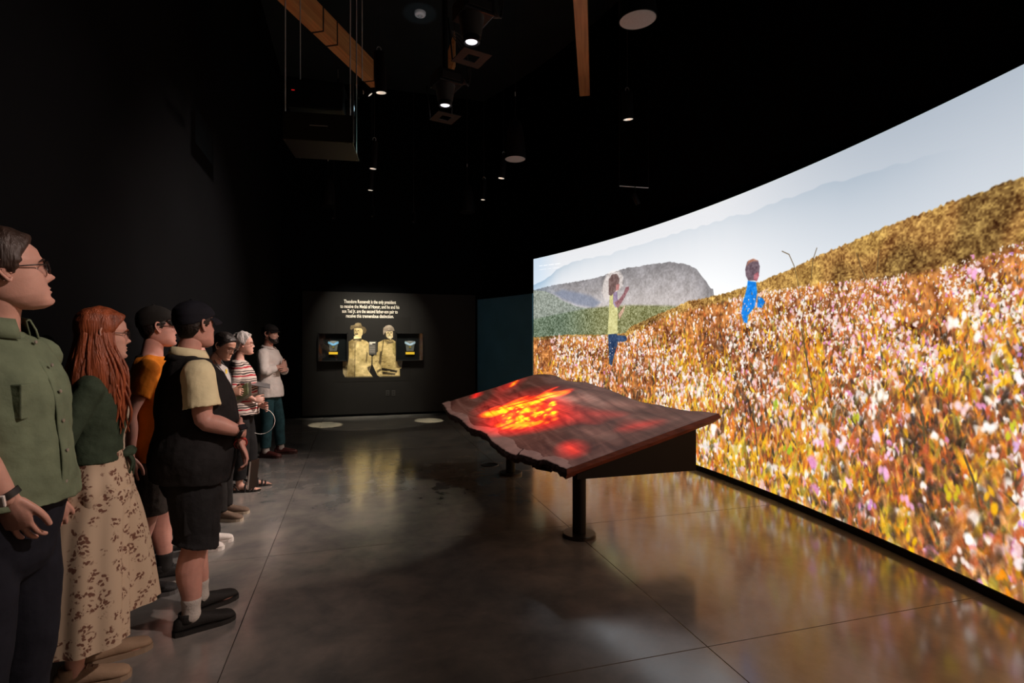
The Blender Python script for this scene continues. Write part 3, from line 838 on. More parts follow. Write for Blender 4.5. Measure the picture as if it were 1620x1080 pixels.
def paint_portraits():
    """two sepia half-length figures; coordinates follow a 1178 x 1000 layout"""
    W, H = 1178, 1000
    rng = np.random.default_rng(5); rnd = random.Random(5)
    img = np.zeros((H, W, 3), np.float32); img[:] = (28, 27, 26)
    tex = (vnoise(rng, H, W, 30, 34) - 0.5) * 26 + (vnoise(rng, H, W, 100, 120) - 0.5) * 16
    def f(pts, c, soft=4, a=1.0): fill(img, pts, c, soft, a)
    coat, dark, mid, light = (206, 190, 146), (96, 86, 66), (158, 144, 110), (232, 218, 176)
    # first figure: brimmed hat, moustache, long plain coat
    f([(112, 660), (185, 670), (180, 850), (205, 880), (205, 940), (150, 930), (120, 870)], (170, 158, 128))
    f([(205, 385), (270, 348), (390, 345), (480, 375), (522, 410), (530, 560), (560, 620), (555, 740), (520, 850), (585, 940), (180, 945), (185, 760), (205, 640)], coat, 4)
    f([(205, 385), (270, 350), (340, 370), (300, 480), (260, 520), (215, 480)], mid, 12, 0.8)
    f([(205, 640), (300, 660), (300, 930), (185, 935)], mid, 14, 0.7)
    f([(478, 540), (500, 560), (478, 720), (466, 700)], dark, 8, 0.7)
    f([(300, 400), (308, 400), (303, 940), (293, 940)], dark, 4, 0.8)
    f([(310, 420), (470, 410), (470, 900), (310, 930)], light, 20, 0.35)
    f([(490, 780), (545, 760), (520, 850), (498, 820)], (80, 70, 54), 8, 0.9)
    f([(110, 760), (180, 770), (178, 800), (115, 790)], dark, 6, 0.6)
    f([(285, 300), (400, 300), (402, 360), (280, 362)], light, 4)
    f([(276, 345), (402, 335), (404, 360), (274, 368)], dark, 4)
    f([(330, 380), (400, 380), (396, 362), (332, 366)], (120, 108, 84), 4)
    f([(285, 185), (330, 175), (405, 178), (424, 215), (420, 270), (400, 310), (350, 325), (305, 312), (288, 260)], (222, 208, 168), 4)
    f([(288, 200), (310, 190), (318, 300), (300, 300), (286, 250)], mid, 8, 0.6)
    f([(300, 262), (345, 258), (352, 274), (326, 280), (302, 278)], (84, 74, 60), 3, 0.9)
    f([(302, 216), (322, 212), (324, 222), (304, 224)], (84, 74, 60), 3, 0.8); f([(338, 212), (362, 212), (362, 222), (340, 222)], (84, 74, 60), 3, 0.8)
    f([(322, 222), (332, 222), (336, 254), (318, 254)], mid, 3, 0.7)
    f([(226, 172), (240, 140), (290, 130), (310, 104), (345, 95), (390, 102), (415, 150), (455, 165), (482, 205), (470, 250), (430, 272), (425, 220), (400, 180), (330, 170), (280, 190), (250, 205), (232, 200)], (128, 116, 92), 4)
    f([(310, 110), (345, 98), (385, 106), (395, 140), (300, 150)], (160, 146, 116), 10, 0.8)
    # second figure: round helmet with chin strap, field jacket with collar
    f([(655, 400), (740, 355), (880, 350), (950, 390), (955, 680), (1040, 690), (1030, 800), (1000, 820), (1005, 940), (690, 945), (640, 900), (570, 740), (570, 620), (650, 540)], coat, 4)
    f([(690, 540), (720, 530), (700, 760), (670, 720)], dark, 8, 0.8)
    f([(738, 360), (752, 360), (716, 600), (704, 600)], dark, 4, 0.7)
    f([(955, 690), (1040, 690), (1030, 800), (990, 770)], (150, 150, 146), 4)
    f([(885, 400), (950, 400), (950, 640), (890, 560)], (170, 158, 112), 10, 0.8)
    f([(712, 790), (960, 840), (950, 870), (715, 830)], (56, 50, 40), 5, 0.9)
    f([(720, 850), (930, 880), (920, 910), (720, 890)], (80, 72, 58), 6, 0.8)
    f([(640, 850), (720, 845), (735, 930), (690, 935)], light, 5, 0.8)
    f([(635, 840), (700, 800), (710, 830), (650, 870)], dark, 6, 0.7)
    for k in range(40):
        x, y = rnd.uniform(590, 930), rnd.uniform(560, 930)
        a_ = rnd.uniform(-0.6, 0.3); l_ = rnd.uniform(12, 46)
        f([(x, y), (x + l_, y + l_ * a_), (x + l_, y + l_ * a_ + 7), (x, y + 8)], rnd.choice((dark, mid, light)), 4, 0.6)
    for k in range(26):
        x, y = rnd.uniform(200, 520), rnd.uniform(420, 920)
        l_ = rnd.uniform(10, 40)
        f([(x, y), (x + 6, y), (x + 2, y + l_), (x - 3, y + l_)], rnd.choice((mid, light)), 4, 0.45)
    f([(755, 340), (800, 370), (880, 350), (910, 400), (850, 420), (800, 430), (765, 385)], mid, 4)
    f([(800, 390), (900, 395), (890, 405), (805, 410)], dark, 4, 0.7)
    f([(772, 225), (890, 222), (905, 270), (892, 320), (850, 355), (805, 335), (778, 290)], (218, 206, 174), 4)
    f([(756, 230), (776, 225), (786, 320), (840, 352), (850, 365), (790, 345), (758, 300)], (44, 38, 32), 4)
    f([(892, 225), (915, 240), (918, 280), (895, 325), (890, 290)], (44, 38, 32), 4)
    f([(808, 300), (870, 298), (862, 318), (836, 326), (814, 316)], (246, 240, 220), 3); f([(806, 298), (872, 296), (870, 302), (808, 304)], dark, 2, 0.8)
    f([(800, 246), (826, 242), (826, 254), (802, 256)], (80, 70, 58), 3, 0.9); f([(850, 242), (876, 242), (876, 254), (852, 254)], (80, 70, 58), 3, 0.9)
    f([(834, 256), (844, 256), (850, 288), (830, 288)], mid, 3, 0.6)
    f([(735, 215), (740, 175), (775, 140), (826, 125), (870, 135), (905, 170), (918, 215), (880, 222), (830, 215), (780, 232), (745, 285), (736, 270)], (168, 158, 146), 4)
    f([(760, 170), (800, 140), (850, 138), (880, 165), (820, 175)], (196, 188, 176), 14, 0.8)
    img += tex[..., None] * (img.mean(-1, keepdims=True) > 60)
    fig = img.mean(-1, keepdims=True) > 50
    big = (vnoise(rng, H, W, 9, 11) - 0.5)[..., None]
    img = np.where(fig, 255 * (np.clip(img + big * 46, 0, 255) / 255) ** 1.45 * 1.04, img)
    # bottom fade of the print
    g = smoothstep(948, 905, np.arange(H, dtype=np.float32))[:, None, None]
    img = img * g + np.array((28, 27, 26), np.float32) * (1 - g)
    return to_image('sepia_portraits', img)
port = paint_portraits()
m_port, nt, bb = new_mat('sepia_portrait_print')
tx = nt.nodes.new('ShaderNodeTexImage'); tx.image = port; tx.interpolation = 'Cubic'
uvn = nt.nodes.new('ShaderNodeUVMap'); uvn.uv_map = 'UVMap'
nt.links.new(uvn.outputs[0], tx.inputs[0]); nt.links.new(tx.outputs[0], bb.inputs['Base Color'])
bb.inputs['Roughness'].default_value = 0.6; bb.inputs['Specular IOR Level'].default_value = 0.2
a = plane_y(530, 500, YP - 0.004); b = plane_y(650, 500 + 1000 / 9.817, YP - 0.004)
bm = bmesh.new(); uvl = bm.loops.layers.uv.new('UVMap')
box(bm, a.x - P0.x, b.x - P0.x, YP - 0.004 - P0.y, YP - 0.0005 - P0.y, b.z - P0.z, a.z - P0.z)
for f in bm.faces:
    for lp in f.loops:
        lp[uvl].uv = ((lp.vert.co.x - (a.x - P0.x)) / (b.x - a.x), (lp.vert.co.z - (b.z - P0.z)) / (a.z - b.z))
o = bm_obj('portrait_print', bm, m_port, panel)
o['label'] = 'sepia print of two standing men in hat and helmet'

letter_m = mat('cream_white_lettering', (0.86, 0.83, 0.74, 1), 0.6, var=0.03)
def lettering(name, body, xl, xr, yc, hpx, parent, m, Y, org, bold=0.012):
    cu = bpy.data.curves.new(name, 'FONT'); cu.body = body; cu.align_x = 'LEFT'; cu.size = 1.0
    cu.extrude = 0.004; cu.offset = bold
    o = bpy.data.objects.new(name, cu); COL.objects.link(o)
    dg = bpy.context.evaluated_depsgraph_get()
    me = bpy.data.meshes.new_from_object(o.evaluated_get(dg))
    bpy.data.objects.remove(o); bpy.data.curves.remove(cu)
    V = np.empty(len(me.vertices) * 3, np.float32); me.vertices.foreach_get('co', V); V = V.reshape(-1, 3)
    l, r = plane_y(xl, yc, Y), plane_y(xr, yc, Y)
    hm = abs(plane_y(xl, yc + hpx, Y).z - l.z)
    sx = (r.x - l.x) / (V[:, 0].max() - V[:, 0].min())
    sz = hm / 0.72
    N_ = np.empty_like(V)
    N_[:, 0] = (V[:, 0] - V[:, 0].min()) * sx + l.x - org.x
    N_[:, 1] = Y - org.y - V[:, 2] * 0.4
    N_[:, 2] = (V[:, 1] - 0.36) * sz + l.z - org.z
    me.vertices.foreach_set('co', N_.ravel()); me.update()
    return link(name, me, m, parent)
for body, xl, xr, yc in (('Theodore Roosevelt is the only president', 544, 626.5, 476.3), ('to receive the Medal of Honor, and he and his', 538.3, 631.7, 484.0),
                         ('son Ted Jr. are the second father-son pair to', 541.2, 629, 491.6), ('receive this tremendous distinction.', 547.5, 622.8, 499.2)):
    lettering('lettering', body, xl, xr, yc, 5.6, panel, letter_m, YP - 0.006, P0)
# small caption plaque between the two men
a = plane_y(583.6, 539.5, YP); b = plane_y(595.6, 561.0, YP)
plq = mk_box('caption_plaque', mat('grey_plaque', (0.05, 0.047, 0.043, 1), 0.6), panel, a.x - P0.x, b.x - P0.x, YP - 0.012 - P0.y, YP - 0.004 - P0.y, b.z - P0.z, a.z - P0.z, 0.001)
pale_ink = mat('pale_grey_ink', (0.32, 0.30, 0.27, 1), 0.6)
for k, (py, wd, hh, mm) in enumerate([(541, 0.9, 1.6, letter_m), (543.4, 0.45, 1.2, letter_m)] + [(546.5 + 1.4 * q, 0.85, 0.5, pale_ink) for q in range(9)]):
    l, r = plane_y(584.4, py, YP), plane_y(584.4 + 10.4 * wd, py + hh, YP)
    mk_box('caption_line', mm, plq, l.x - P0.x, r.x - P0.x, YP - 0.0135 - P0.y, YP - 0.011 - P0.y, r.z - P0.z, l.z - P0.z, 0)

# ------------------------------------------------------------------ two medal display cases
case_m = mat('matte_black_case', (0.008, 0.008, 0.008, 1), 0.5, spec=0.3)
stand_m = mat('grey_felt_stand', (0.20, 0.18, 0.15, 1), 0.9)
rib_m = {'blue': mat('light_blue_ribbon', (0.30, 0.62, 0.95, 1), 0.6, var=0.08), 'white': mat('pale_blue_ribbon', (0.66, 0.80, 0.95, 1), 0.6, var=0.08)}
gold_m = mat('gold_medal', (0.85, 0.58, 0.12, 1), 0.35, 0.6)
def glass_mat(name, tint=(0.9, 0.95, 0.97, 1), gloss=0.06):
    m, nt, b = new_mat(name)
    N, L = nt.nodes, nt.links
    tr = N.new('ShaderNodeBsdfTransparent'); tr.inputs[0].default_value = tint
    gl = N.new('ShaderNodeBsdfGlossy'); gl.inputs['Roughness'].default_value = 0.03
    mx = N.new('ShaderNodeMixShader'); mx.inputs[0].default_value = gloss
    L.new(tr.outputs[0], mx.inputs[1]); L.new(gl.outputs[0], mx.inputs[2])
    L.new(mx.outputs[0], N['Material Output'].inputs['Surface'])
    return m
pane_glass = glass_mat('case_glass')
yellow_m = mat('emissive_yellow_label', (0.9, 0.55, 0.03, 1), 0.5, var=0.03, emit=(1.0, 0.52, 0.03, 1), estr=0.55)  # yellow label colour with some emission
def medal_case(xl, xr, yt, yb, xc, ribbon, label):
    Yf = YP - 0.10
    A, B = plane_y(xl, yt, Yf), plane_y(xr, yb, Yf)
    t = thing('medal_display_case', label, 'display case', ((A.x + B.x) / 2, YP - 0.006, B.z), group='medal display cases')
    w2, h = (B.x - A.x) / 2, A.z - B.z
    bm = bmesh.new()
    box(bm, -w2, w2, -0.015, -0.001, 0, h, 0.001)                     # back
    for s in (-1, 1): box(bm, min(s * w2, s * (w2 - 0.02)), max(s * w2, s * (w2 - 0.02)), -0.10, -0.015, 0, h, 0.001)
    box(bm, -w2, w2, -0.10, -0.015, 0, 0.02, 0.001); box(bm, -w2, w2, -0.10, -0.015, h - 0.02, h, 0.001)
    bm_obj('case_body', bm, case_m, t)
    mk_box('glass_pane', pane_glass, t, -w2 + 0.021, w2 - 0.021, -0.097, -0.093, 0.021, h - 0.021, 0)
    def q(px, py, Y): p = plane_y(px, py, Y); return p.x - t.location.x, p.z - t.location.z
    def poly(name, pts, Y, th, m, par):
        bm = bmesh.new(); P = [q(px, py, Y) for px, py in pts]
        fr = [bm.verts.new((x, Y - YP, z)) for x, z in P]; bk = [bm.verts.new((x, Y - YP + th, z)) for x, z in P]
        n = len(P); bm.faces.new(fr); bm.faces.new(bk[::-1])
        for k in range(n): bm.faces.new((fr[k], bk[k], bk[(k + 1) % n], fr[(k + 1) % n]))
        return bm_obj(name, bm, m, par)
    c = xc; xc_l = q(xc, 548, YP - 0.05)[0]
    st = poly('medal_stand', [(c - 8, 539), (c + 8, 539), (c + 5.5, 555.2), (c - 5.5, 555.2)], YP - 0.05, 0.03, stand_m, t)
    md = poly('ribbon', [(c - 8.6, 540.6), (c - 6.8, 540), (c, 543.8), (c + 6.8, 540), (c + 8.6, 540.6), (c + 8.2, 543.4), (c + 1.4, 546.4), (c - 1.4, 546.4), (c - 8.2, 543.4)], YP - 0.058, 0.006, rib_m[ribbon], t)
    star = []
    for k in range(10):
        r = 2.3 if k % 2 == 0 else 1.1
        an = math.pi / 2 + k * math.pi / 5
        star.append((c + r * math.cos(an), 548.8 + r * math.sin(an)))
    poly('star_medal', star, YP - 0.062, 0.006, gold_m, md)
    poly('label_bar', [(c - 7, 556.6), (c + 7, 556.6), (c + 7, 560.4), (c - 7, 560.4)], YP - 0.055, 0.01, yellow_m, t)
    # small spot under the lid of the case
    ld = bpy.data.lights.new('case_lamp', 'SPOT'); ld.energy = 5.0; ld.spot_size = math.radians(46); ld.spot_blend = 0.6; ld.color = (1, 0.95, 0.88); ld.shadow_soft_size = 0.01
    lo = bpy.data.objects.new('case_lamp', ld); COL.objects.link(lo); lo.parent = t; lo.location = (xc_l, -0.088, h - 0.03)
    lo.rotation_euler = (Vector((xc_l, -0.055, h * 0.52)) - Vector(lo.location)).to_track_quat('-Z', 'Y').to_euler()
    return t
medal_case(502.5, 550.5, 526, 571.5, 527.3, 'blue', 'black glass case with bright blue ribbon medal beside the hatted portrait')
medal_case(626.5, 670, 526, 570.5, 648.7, 'white', 'black glass case with pale ribbon medal beside the helmeted portrait')
# wall sockets
sock_m = mat('black_socket_plate', (0.03, 0.03, 0.03, 1), 0.35, spec=0.5)
sock_d = mat('socket_slot', (0.004, 0.004, 0.004, 1), 0.6)
for (xc, lab) in ((613.3, 'black wall socket under the portraits, the one nearer the visitors'), (622.5, 'black wall socket under the portraits, the one nearer the table')):
    c = plane_y(xc, 621.5, YP)
    t = thing('wall_socket', lab, 'socket', (c.x, YP, c.z - 0.06), group='wall sockets')
    mk_box('cover_plate', sock_m, t, -0.036, 0.036, -0.008, -0.0005, 0, 0.12, 0.002)
    for z in (0.035, 0.085): mk_box('outlet', sock_d, t, -0.017, 0.017, -0.0095, -0.007, z - 0.014, z + 0.014, 0.001)
# ------------------------------------------------------------------ things hanging from the ceiling
eq_blk = mat('black_equipment', (0.007, 0.007, 0.008, 1), 0.45, spec=0.3)
eq_grey = mat('dark_grey_plate', (0.018, 0.017, 0.017, 1), 0.5, spec=0.3)
cable_m = mat('thin_steel_cable', (0.65, 0.66, 0.66, 1), 0.5, 0.0)
cable_d = mat('dark_cable', (0.03, 0.03, 0.032, 1), 0.5)
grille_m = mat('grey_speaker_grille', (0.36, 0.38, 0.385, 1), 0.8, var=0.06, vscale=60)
refl_m = mat('lamp_reflector', (0.8, 0.78, 0.74, 1), 0.25, 0.7, emit=(1.0, 0.86, 0.70, 1), estr=0.55)
lens_hot = mat('hot_lamp_centre', (1, 1, 1, 1), 0.4, emit=(1.0, 0.82, 0.62, 1), estr=3.0)
lens_cold = mat('projector_lens_glow', (1, 1, 1, 1), 0.1, emit=(0.95, 0.92, 1.0, 1), estr=1.3)

def spot_lamp(name, loc, aim, energy, size_deg, blend=0.25, color=(1, 0.86, 0.66), soft=0.02, parent=None):
    ld = bpy.data.lights.new(name, 'SPOT'); ld.energy = energy; ld.spot_size = math.radians(size_deg); ld.spot_blend = blend
    ld.color = color; ld.shadow_soft_size = soft
    o = bpy.data.objects.new(name, ld); COL.objects.link(o)
    L_ = Vector(loc); d = Vector(aim) - L_
    o.rotation_euler = d.to_track_quat('-Z', 'Y').to_euler()
    o.location = L_
    if parent is not None:
        o.parent = parent; o.location = L_ - parent.location
    return o

def pendant_spot(px, py, d, dia, length, label, tilt=(0, 0), lamp=None, lit=True, group='cylinder pendant spotlights'):
    p = depth_pt(px, py, d)
    t = thing('pendant_spotlight', label, 'spotlight', p, group=group)
    r = dia / 2
    M = Matrix.Rotation(tilt[0], 4, 'X') @ Matrix.Rotation(tilt[1], 4, 'Y')
    body = mk_lathe('housing', eq_blk, t, [(r * 0.80, 0.012), (r * 0.86, 0.0), (r, 0.0), (r, length * 0.97), (r * 0.9, length), (0, length)], 24, M)
    mk_lathe('trim_ring', refl_m if lit else eq_grey, t, [(r * 0.86, 0.001), (r * 0.80, 0.004), (r * 0.55, 0.028), (0, 0.030)], 24, M)
    if lit: mk_lathe('lens', lens_hot, t, [(0, 0.020), (r * 0.34, 0.024), (r * 0.30, 0.028), (0, 0.030)], 16, M)
    top = M @ Vector((0, 0, length))
    bm = bmesh.new()
    pts = [top + Vector((0.022 * math.sin(a_), 0, 0.028 - 0.028 * math.cos(a_))) for a_ in np.linspace(0, 2 * math.pi, 13)]
    tube(bm, pts, [0.0035] * 13, side=(0, 1, 0), n=6, sub=1, caps=('flat', 'flat'))
    bm_obj('hanging_ring', bm, cable_m if lit else cable_d, t, smooth=True)
    mk_tube('cable', cable_d, t, [top + Vector((0, 0, 0.055)), Vector((top.x, top.y, Z_CEIL - p.z - 0.001))], [0.003, 0.003], n=6, sub=1, caps=('flat', 'flat'))
    if lamp: spot_lamp('lamp_light', p + Vector((0, 0, -0.012)), **lamp, parent=t)
    return t

pendant_spot(603, 147, 5.6, 0.118, 0.40, 'large black pendant spotlight hanging at the end of the left wooden beam', tilt=(0.1, -0.06), lamp=dict(aim=depth_pt(520, 800, 5.0), energy=90, size_deg=40))
pendant_spot(590, 267, 7.6, 0.104, 0.38, 'black pendant spotlight with warm rim, upper of the pair left of centre', tilt=(0.05, 0.05), lamp=dict(aim=ground(515, 672), energy=1900, size_deg=7.0, blend=0.15, color=(1, 0.84, 0.55)))
pendant_spot(586, 301, 9.2, 0.094, 0.36, 'black pendant spotlight with warm rim, lower of the pair left of centre', tilt=(0.05, 0.05), lamp=dict(aim=ground(590, 665), energy=90, size_deg=34))
pendant_spot(793, 282, 8.5, 0.11, 0.36, 'slim pendant spotlight just left of the lit grey bell speaker', tilt=(0.05, 0.1), lamp=dict(aim=ground(679, 665), energy=1900, size_deg=6.5, blend=0.15, color=(1, 0.84, 0.55)))
pendant_spot(764, 316, 9.8, 0.085, 0.36, 'slim pendant spotlight beside the unlit far bell speaker', tilt=(0.0, 0.06), lamp=dict(aim=ground(700, 700), energy=45, size_deg=36))
pendant_spot(994, 189, 6.26, 0.125, 0.30, 'short pendant spotlight under the right wooden beam near the screen', tilt=(0.1, -0.1), lamp=dict(aim=(-1.1, 5.9, 1.6), energy=1550, size_deg=60, blend=1.0, color=(1, 0.80, 0.70), soft=0.06))
p_ = Vector((2.6, 1.2, 4.15)); d_ = SY * p_.x + CY * p_.y; l_ = CY * p_.x - SY * p_.y  # invented pendant out of view, added to light the nearest visitors
pendant_spot(810 + F_PX * l_ / d_, 540 - F_PX * (p_.z - CAM_H) / d_, d_, 0.118, 0.36, 'added unseen pendant spotlight beside the near end of the screen, lighting the nearest visitors', tilt=(0.0, 0.15), lamp=dict(aim=(-1.1, 2.9, 1.55), energy=560, size_deg=52, blend=1.0, color=(1, 0.76, 0.66), soft=0.06))
# three small unlit-looking heads near the end wall that light the portraits
for px, py, lab, aimx in ((528, 345, 'small dark pendant nearest the visitors over the portraits', 560), (590, 342, 'small dark pendant over the middle of the portraits', 588), (655, 351, 'small dark pendant nearest the screen over the portraits', 612)):
    pendant_spot(px, py, 9.9, 0.06, 0.16, lab, tilt=(-0.35, 0), lit=False, group='small pendants over the portraits',
                 lamp=dict(aim=plane_y(aimx, 540, YP), energy=250, size_deg=48, blend=1.0, color=(1, 0.90, 0.72)))

def bell_speaker(px, py, d, dia, h, label, lit=True, tilt=(0, 0)):
    p = depth_pt(px, py, d)
    t = thing('bell_pendant_speaker', label, 'speaker', p, group='bell shaped pendant speakers')
    r = dia / 2; M = Matrix.Rotation(tilt[0], 4, 'X') @ Matrix.Rotation(tilt[1], 4, 'Y')
    mk_lathe('bell_housing', eq_blk, t, [(r * 0.95, 0.004), (r * 0.97, 0.0), (r, 0.004), (r, 0.05), (r * 0.93, h * 0.45), (r * 0.74, h * 0.8), (r * 0.5, h * 0.97), (r * 0.16, h), (r * 0.12, h + 0.05), (0, h + 0.05)], 36, M)
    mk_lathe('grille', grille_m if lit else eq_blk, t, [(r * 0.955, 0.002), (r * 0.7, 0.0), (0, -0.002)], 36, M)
    top = M @ Vector((0, 0, h + 0.05))
    mk_tube('cable', cable_d, t, [top, Vector((top.x, top.y, Z_CEIL - p.z - 0.001))], [0.004, 0.004], n=6, sub=1, caps=('flat', 'flat'))
    mk_tube('cable_grip', cable_m, t, [top + Vector((0, 0, 0.3)), top + Vector((0, 0, 0.36))], [0.008, 0.008], n=8, sub=1, caps=('flat', 'flat'))
bell_speaker(815, 252, 7.8, 0.30, 0.56, 'black bell pendant speaker with pale grille in the middle of the ceiling')
bell_speaker(1009, 32, 4.35, 0.30, 0.56, 'nearest black bell pendant speaker, its big pale grille beside the right beam', tilt=(0.02, -0.06))
bell_speaker(739, 336, 10.6, 0.30, 0.54, 'dark far bell pendant speaker beside a slim spotlight', lit=False)
bell_speaker(519, 326, 10.7, 0.28, 0.54, 'dark far bell pendant speaker below the big projector', lit=False)

# ceiling disc
p = depth_pt(664.5, 24.5, 857 * (Z_CEIL - CAM_H - 0.05) / 515.5)
t = thing('ceiling_detector', 'small white round detector on the black ceiling', 'detector', (p.x, p.y, Z_CEIL - 0.06))
det_m = mat('white_detector_plastic', (0.85, 0.87, 0.88, 1), 0.5, var=0.02, emit=(0.8, 0.9, 1, 1), estr=0.0)
mk_lathe('rim', det_m, t, [(0, 0.06), (0.095, 0.06), (0.095, 0.03), (0.085, 0.012), (0.06, 0.0), (0, 0.0)], 32)
mk_lathe('sensor_ring', mat('grey_sensor', (0.5, 0.53, 0.54, 1), 0.5), t, [(0.045, 0.0), (0.04, -0.006), (0.022, -0.006), (0.018, 0.0)], 24)
spot_lamp('detector_glow', p + Vector((0.1, -1.2, -2.6)), p, 30, 12, 0.5, (0.85, 0.93, 1.0), parent=None).name = 'ceiling_downlight'

# ------------------------------------------------------------------ glulam beams
def beam_wood():
    m, nt, b = new_mat('glulam_wood')
    N, L = nt.nodes, nt.links
    tc = N.new('ShaderNodeTexCoord'); mp = N.new('ShaderNodeMapping'); mp.inputs['Scale'].default_value = (0.6, 14, 14)
    L.new(tc.outputs['Object'], mp.inputs[0])
    n = N.new('ShaderNodeTexNoise'); n.inputs['Scale'].default_value = 2.0; n.inputs['Detail'].default_value = 6
    L.new(mp.outputs[0], n.inputs['Vector'])
    r = N.new('ShaderNodeValToRGB'); e = r.color_ramp.elements
    e[0].position = 0.3; e[0].color = (0.48, 0.22, 0.075, 1); e[1].position = 0.7; e[1].color = (0.72, 0.40, 0.16, 1)
    L.new(n.outputs['Fac'], r.inputs[0]); L.new(r.outputs[0], b.inputs['Base Color'])
    b.inputs['Roughness'].default_value = 0.45
    return m
beam_m = beam_wood()
strap_m = mat('dark_cable_strap', (0.02, 0.018, 0.015, 1), 0.6)
def beam(A, B, w, h, label, straps=()):
    A, B = Vector(A), Vector(B); d = B - A; ln = d.length
    t = thing('wooden_ceiling_beam', label, 'beam', A, group='wooden ceiling beams')
    t.rotation_euler = d.to_track_quat('X', 'Z').to_euler()
    mk_box('timber', beam_m, t, 0, ln, -w / 2, w / 2, 0, h, 0.004)
    for f_ in straps:
        bm = bmesh.new(); box(bm, ln * f_ - 0.01, ln * f_ + 0.01, -w / 2 - 0.006, w / 2 + 0.006, -0.006, h + 0.006)
        bm_obj('strap', bm, strap_m, t)
    return t, d.normalized(), ln
def beam_px(pa, pb, z, w, h, ext, label, straps):
    A = depth_pt(pa[0], pa[1], F_PX * (z - CAM_H) / (540 - pa[1])); B = depth_pt(pb[0], pb[1], F_PX * (z - CAM_H) / (540 - pb[1]))
    A = A - (B - A).normalized() * ext
    t, d, ln = beam(A, B, w, h, label, straps)
    for f_ in (0.12, 0.85):
        q = A + d * ln * f_
        o = mk_tube('hanger_rod', cable_d, t, [(ln * f_, 0, h), (ln * f_, 0, Z_CEIL - z - 0.002)], [0.008, 0.008], n=8, sub=1, side=(1, 0, 0), caps=('flat', 'flat'))
    return t
beam_px((481, 30), (594, 138), 5.45, 0.16, 0.30, 2.2, 'honey brown wooden beam running diagonally over the big projector', (0.62, 0.70, 0.95))
beam_px((918, 0), (925, 152), 5.45, 0.16, 0.30, 2.0, 'straight honey brown wooden beam seen from below toward the screen', (0.4,))
# middle beam: wedge-cut brace end
t = thing('wooden_ceiling_beam', 'short wedge-shaped wooden beam end between the two table projectors', 'beam', depth_pt(708, 118, 7.9), group='wooden ceiling beams')
bm = bmesh.new()
ps = [(698, 115), (712, 118), (716, 104), (719, 96), (719, 48)]
fr = [bm.verts.new(depth_pt(x, y, 7.9) - t.location) for x, y in ps]
off = Vector((SY, CY, 0)) * 0.16
bk = [bm.verts.new(v.co + off) for v in fr]
bm.faces.new(fr); bm.faces.new(bk[::-1])
for k in range(5): bm.faces.new((fr[k], bk[k], bk[(k + 1) % 5], fr[(k + 1) % 5]))
bm_obj('timber', bm, beam_m, t)
c = depth_pt(719, 48, 7.98) - t.location
mk_tube('hanger_rod', cable_d, t, [c, Vector((c.x, c.y, Z_CEIL - t.location.z - 0.002))], [0.01, 0.01], n=8, sub=1, side=(1, 0, 0), caps=('flat', 'flat'))

# ------------------------------------------------------------------ two hanging table projectors
skin_warm = mat('warm_lit_metal_cone', (0.10, 0.095, 0.09, 1), 0.35, 0.6)
def table_projector(p, label, lava=False):
    t = thing('hanging_table_projector', label, 'projector', p, rz=0.25, group='hanging table projectors')
    mk_box('body', eq_blk, t, -0.11, 0.15, -0.11, 0.13, 0.32, 0.45, 0.012)
    mk_box('vent_panel', eq_grey, t, -0.08, 0.12, -0.116, -0.11, 0.35, 0.42, 0.003)
    mk_lathe('lens_hood', skin_warm, t, [(0.10, 0.32), (0.075, 0.17), (0.075, 0.165), (0.07, 0.165), (0.09, 0.30), (0, 0.30)], 28)
    mk_lathe('lens_barrel', eq_blk, t, [(0.066, 0.20), (0.066, 0.125), (0.056, 0.12), (0.05, 0.13), (0, 0.135)], 28)
    mk_lathe('lens', lens_cold, t, [(0.048, 0.131), (0.03, 0.122), (0, 0.119)], 20)
    bm = bmesh.new()
    for a_ in ((-0.12, 0.12, -0.12, -0.05), (-0.12, 0.12, 0.05, 0.12), (-0.12, -0.05, -0.05, 0.05), (0.05, 0.12, -0.05, 0.05)):
        box(bm, a_[0], a_[1], a_[2], a_[3], 0.0, 0.006)
    bm_obj('shutter_frame', bm, eq_grey, t)
    for sx in (-1, 1):
        mk_tube('frame_arm', eq_blk, t, [(sx * 0.112, 0.11, 0.003), (sx * 0.14, 0.13, 0.34)], [0.006, 0.006], n=8, sub=1, side=(1, 0, 0), caps=('flat', 'flat'))
    mk_tube('mount_pole', eq_blk, t, [(0, 0, 0.45), (0, 0, Z_CEIL - p[2] - 0.002)], [0.03, 0.03], n=16, sub=1, side=(1, 0, 0), caps=('flat', 'flat'))
    bm = bmesh.new()
    for k in range(4):
        pts = [(0.15, -0.1 + 0.05 * k, 0.40), (0.22 + 0.02 * k, -0.08 + 0.04 * k, 0.34 + 0.03 * k), (0.27, -0.02 + 0.02 * k, 0.55), (0.22, 0.02, 0.70 + 0.05 * k), (0.03, 0.0, 0.9)]
        tube(bm, pts, [0.005] * 5, n=6, sub=4, caps=('flat', 'flat'))
    bm_obj('cable_loop', bm, cable_d, t, smooth=True)
    return t
pr1 = table_projector((0.885, 4.17, 3.80), 'near hanging projector with square shutter frame above the slab table')
pr2 = table_projector((0.87, 5.36, 3.80), 'far hanging projector with warm lit lens hood above the slab table')
lamp = add_lava_lamp((0.87, 5.36, 3.795), None)

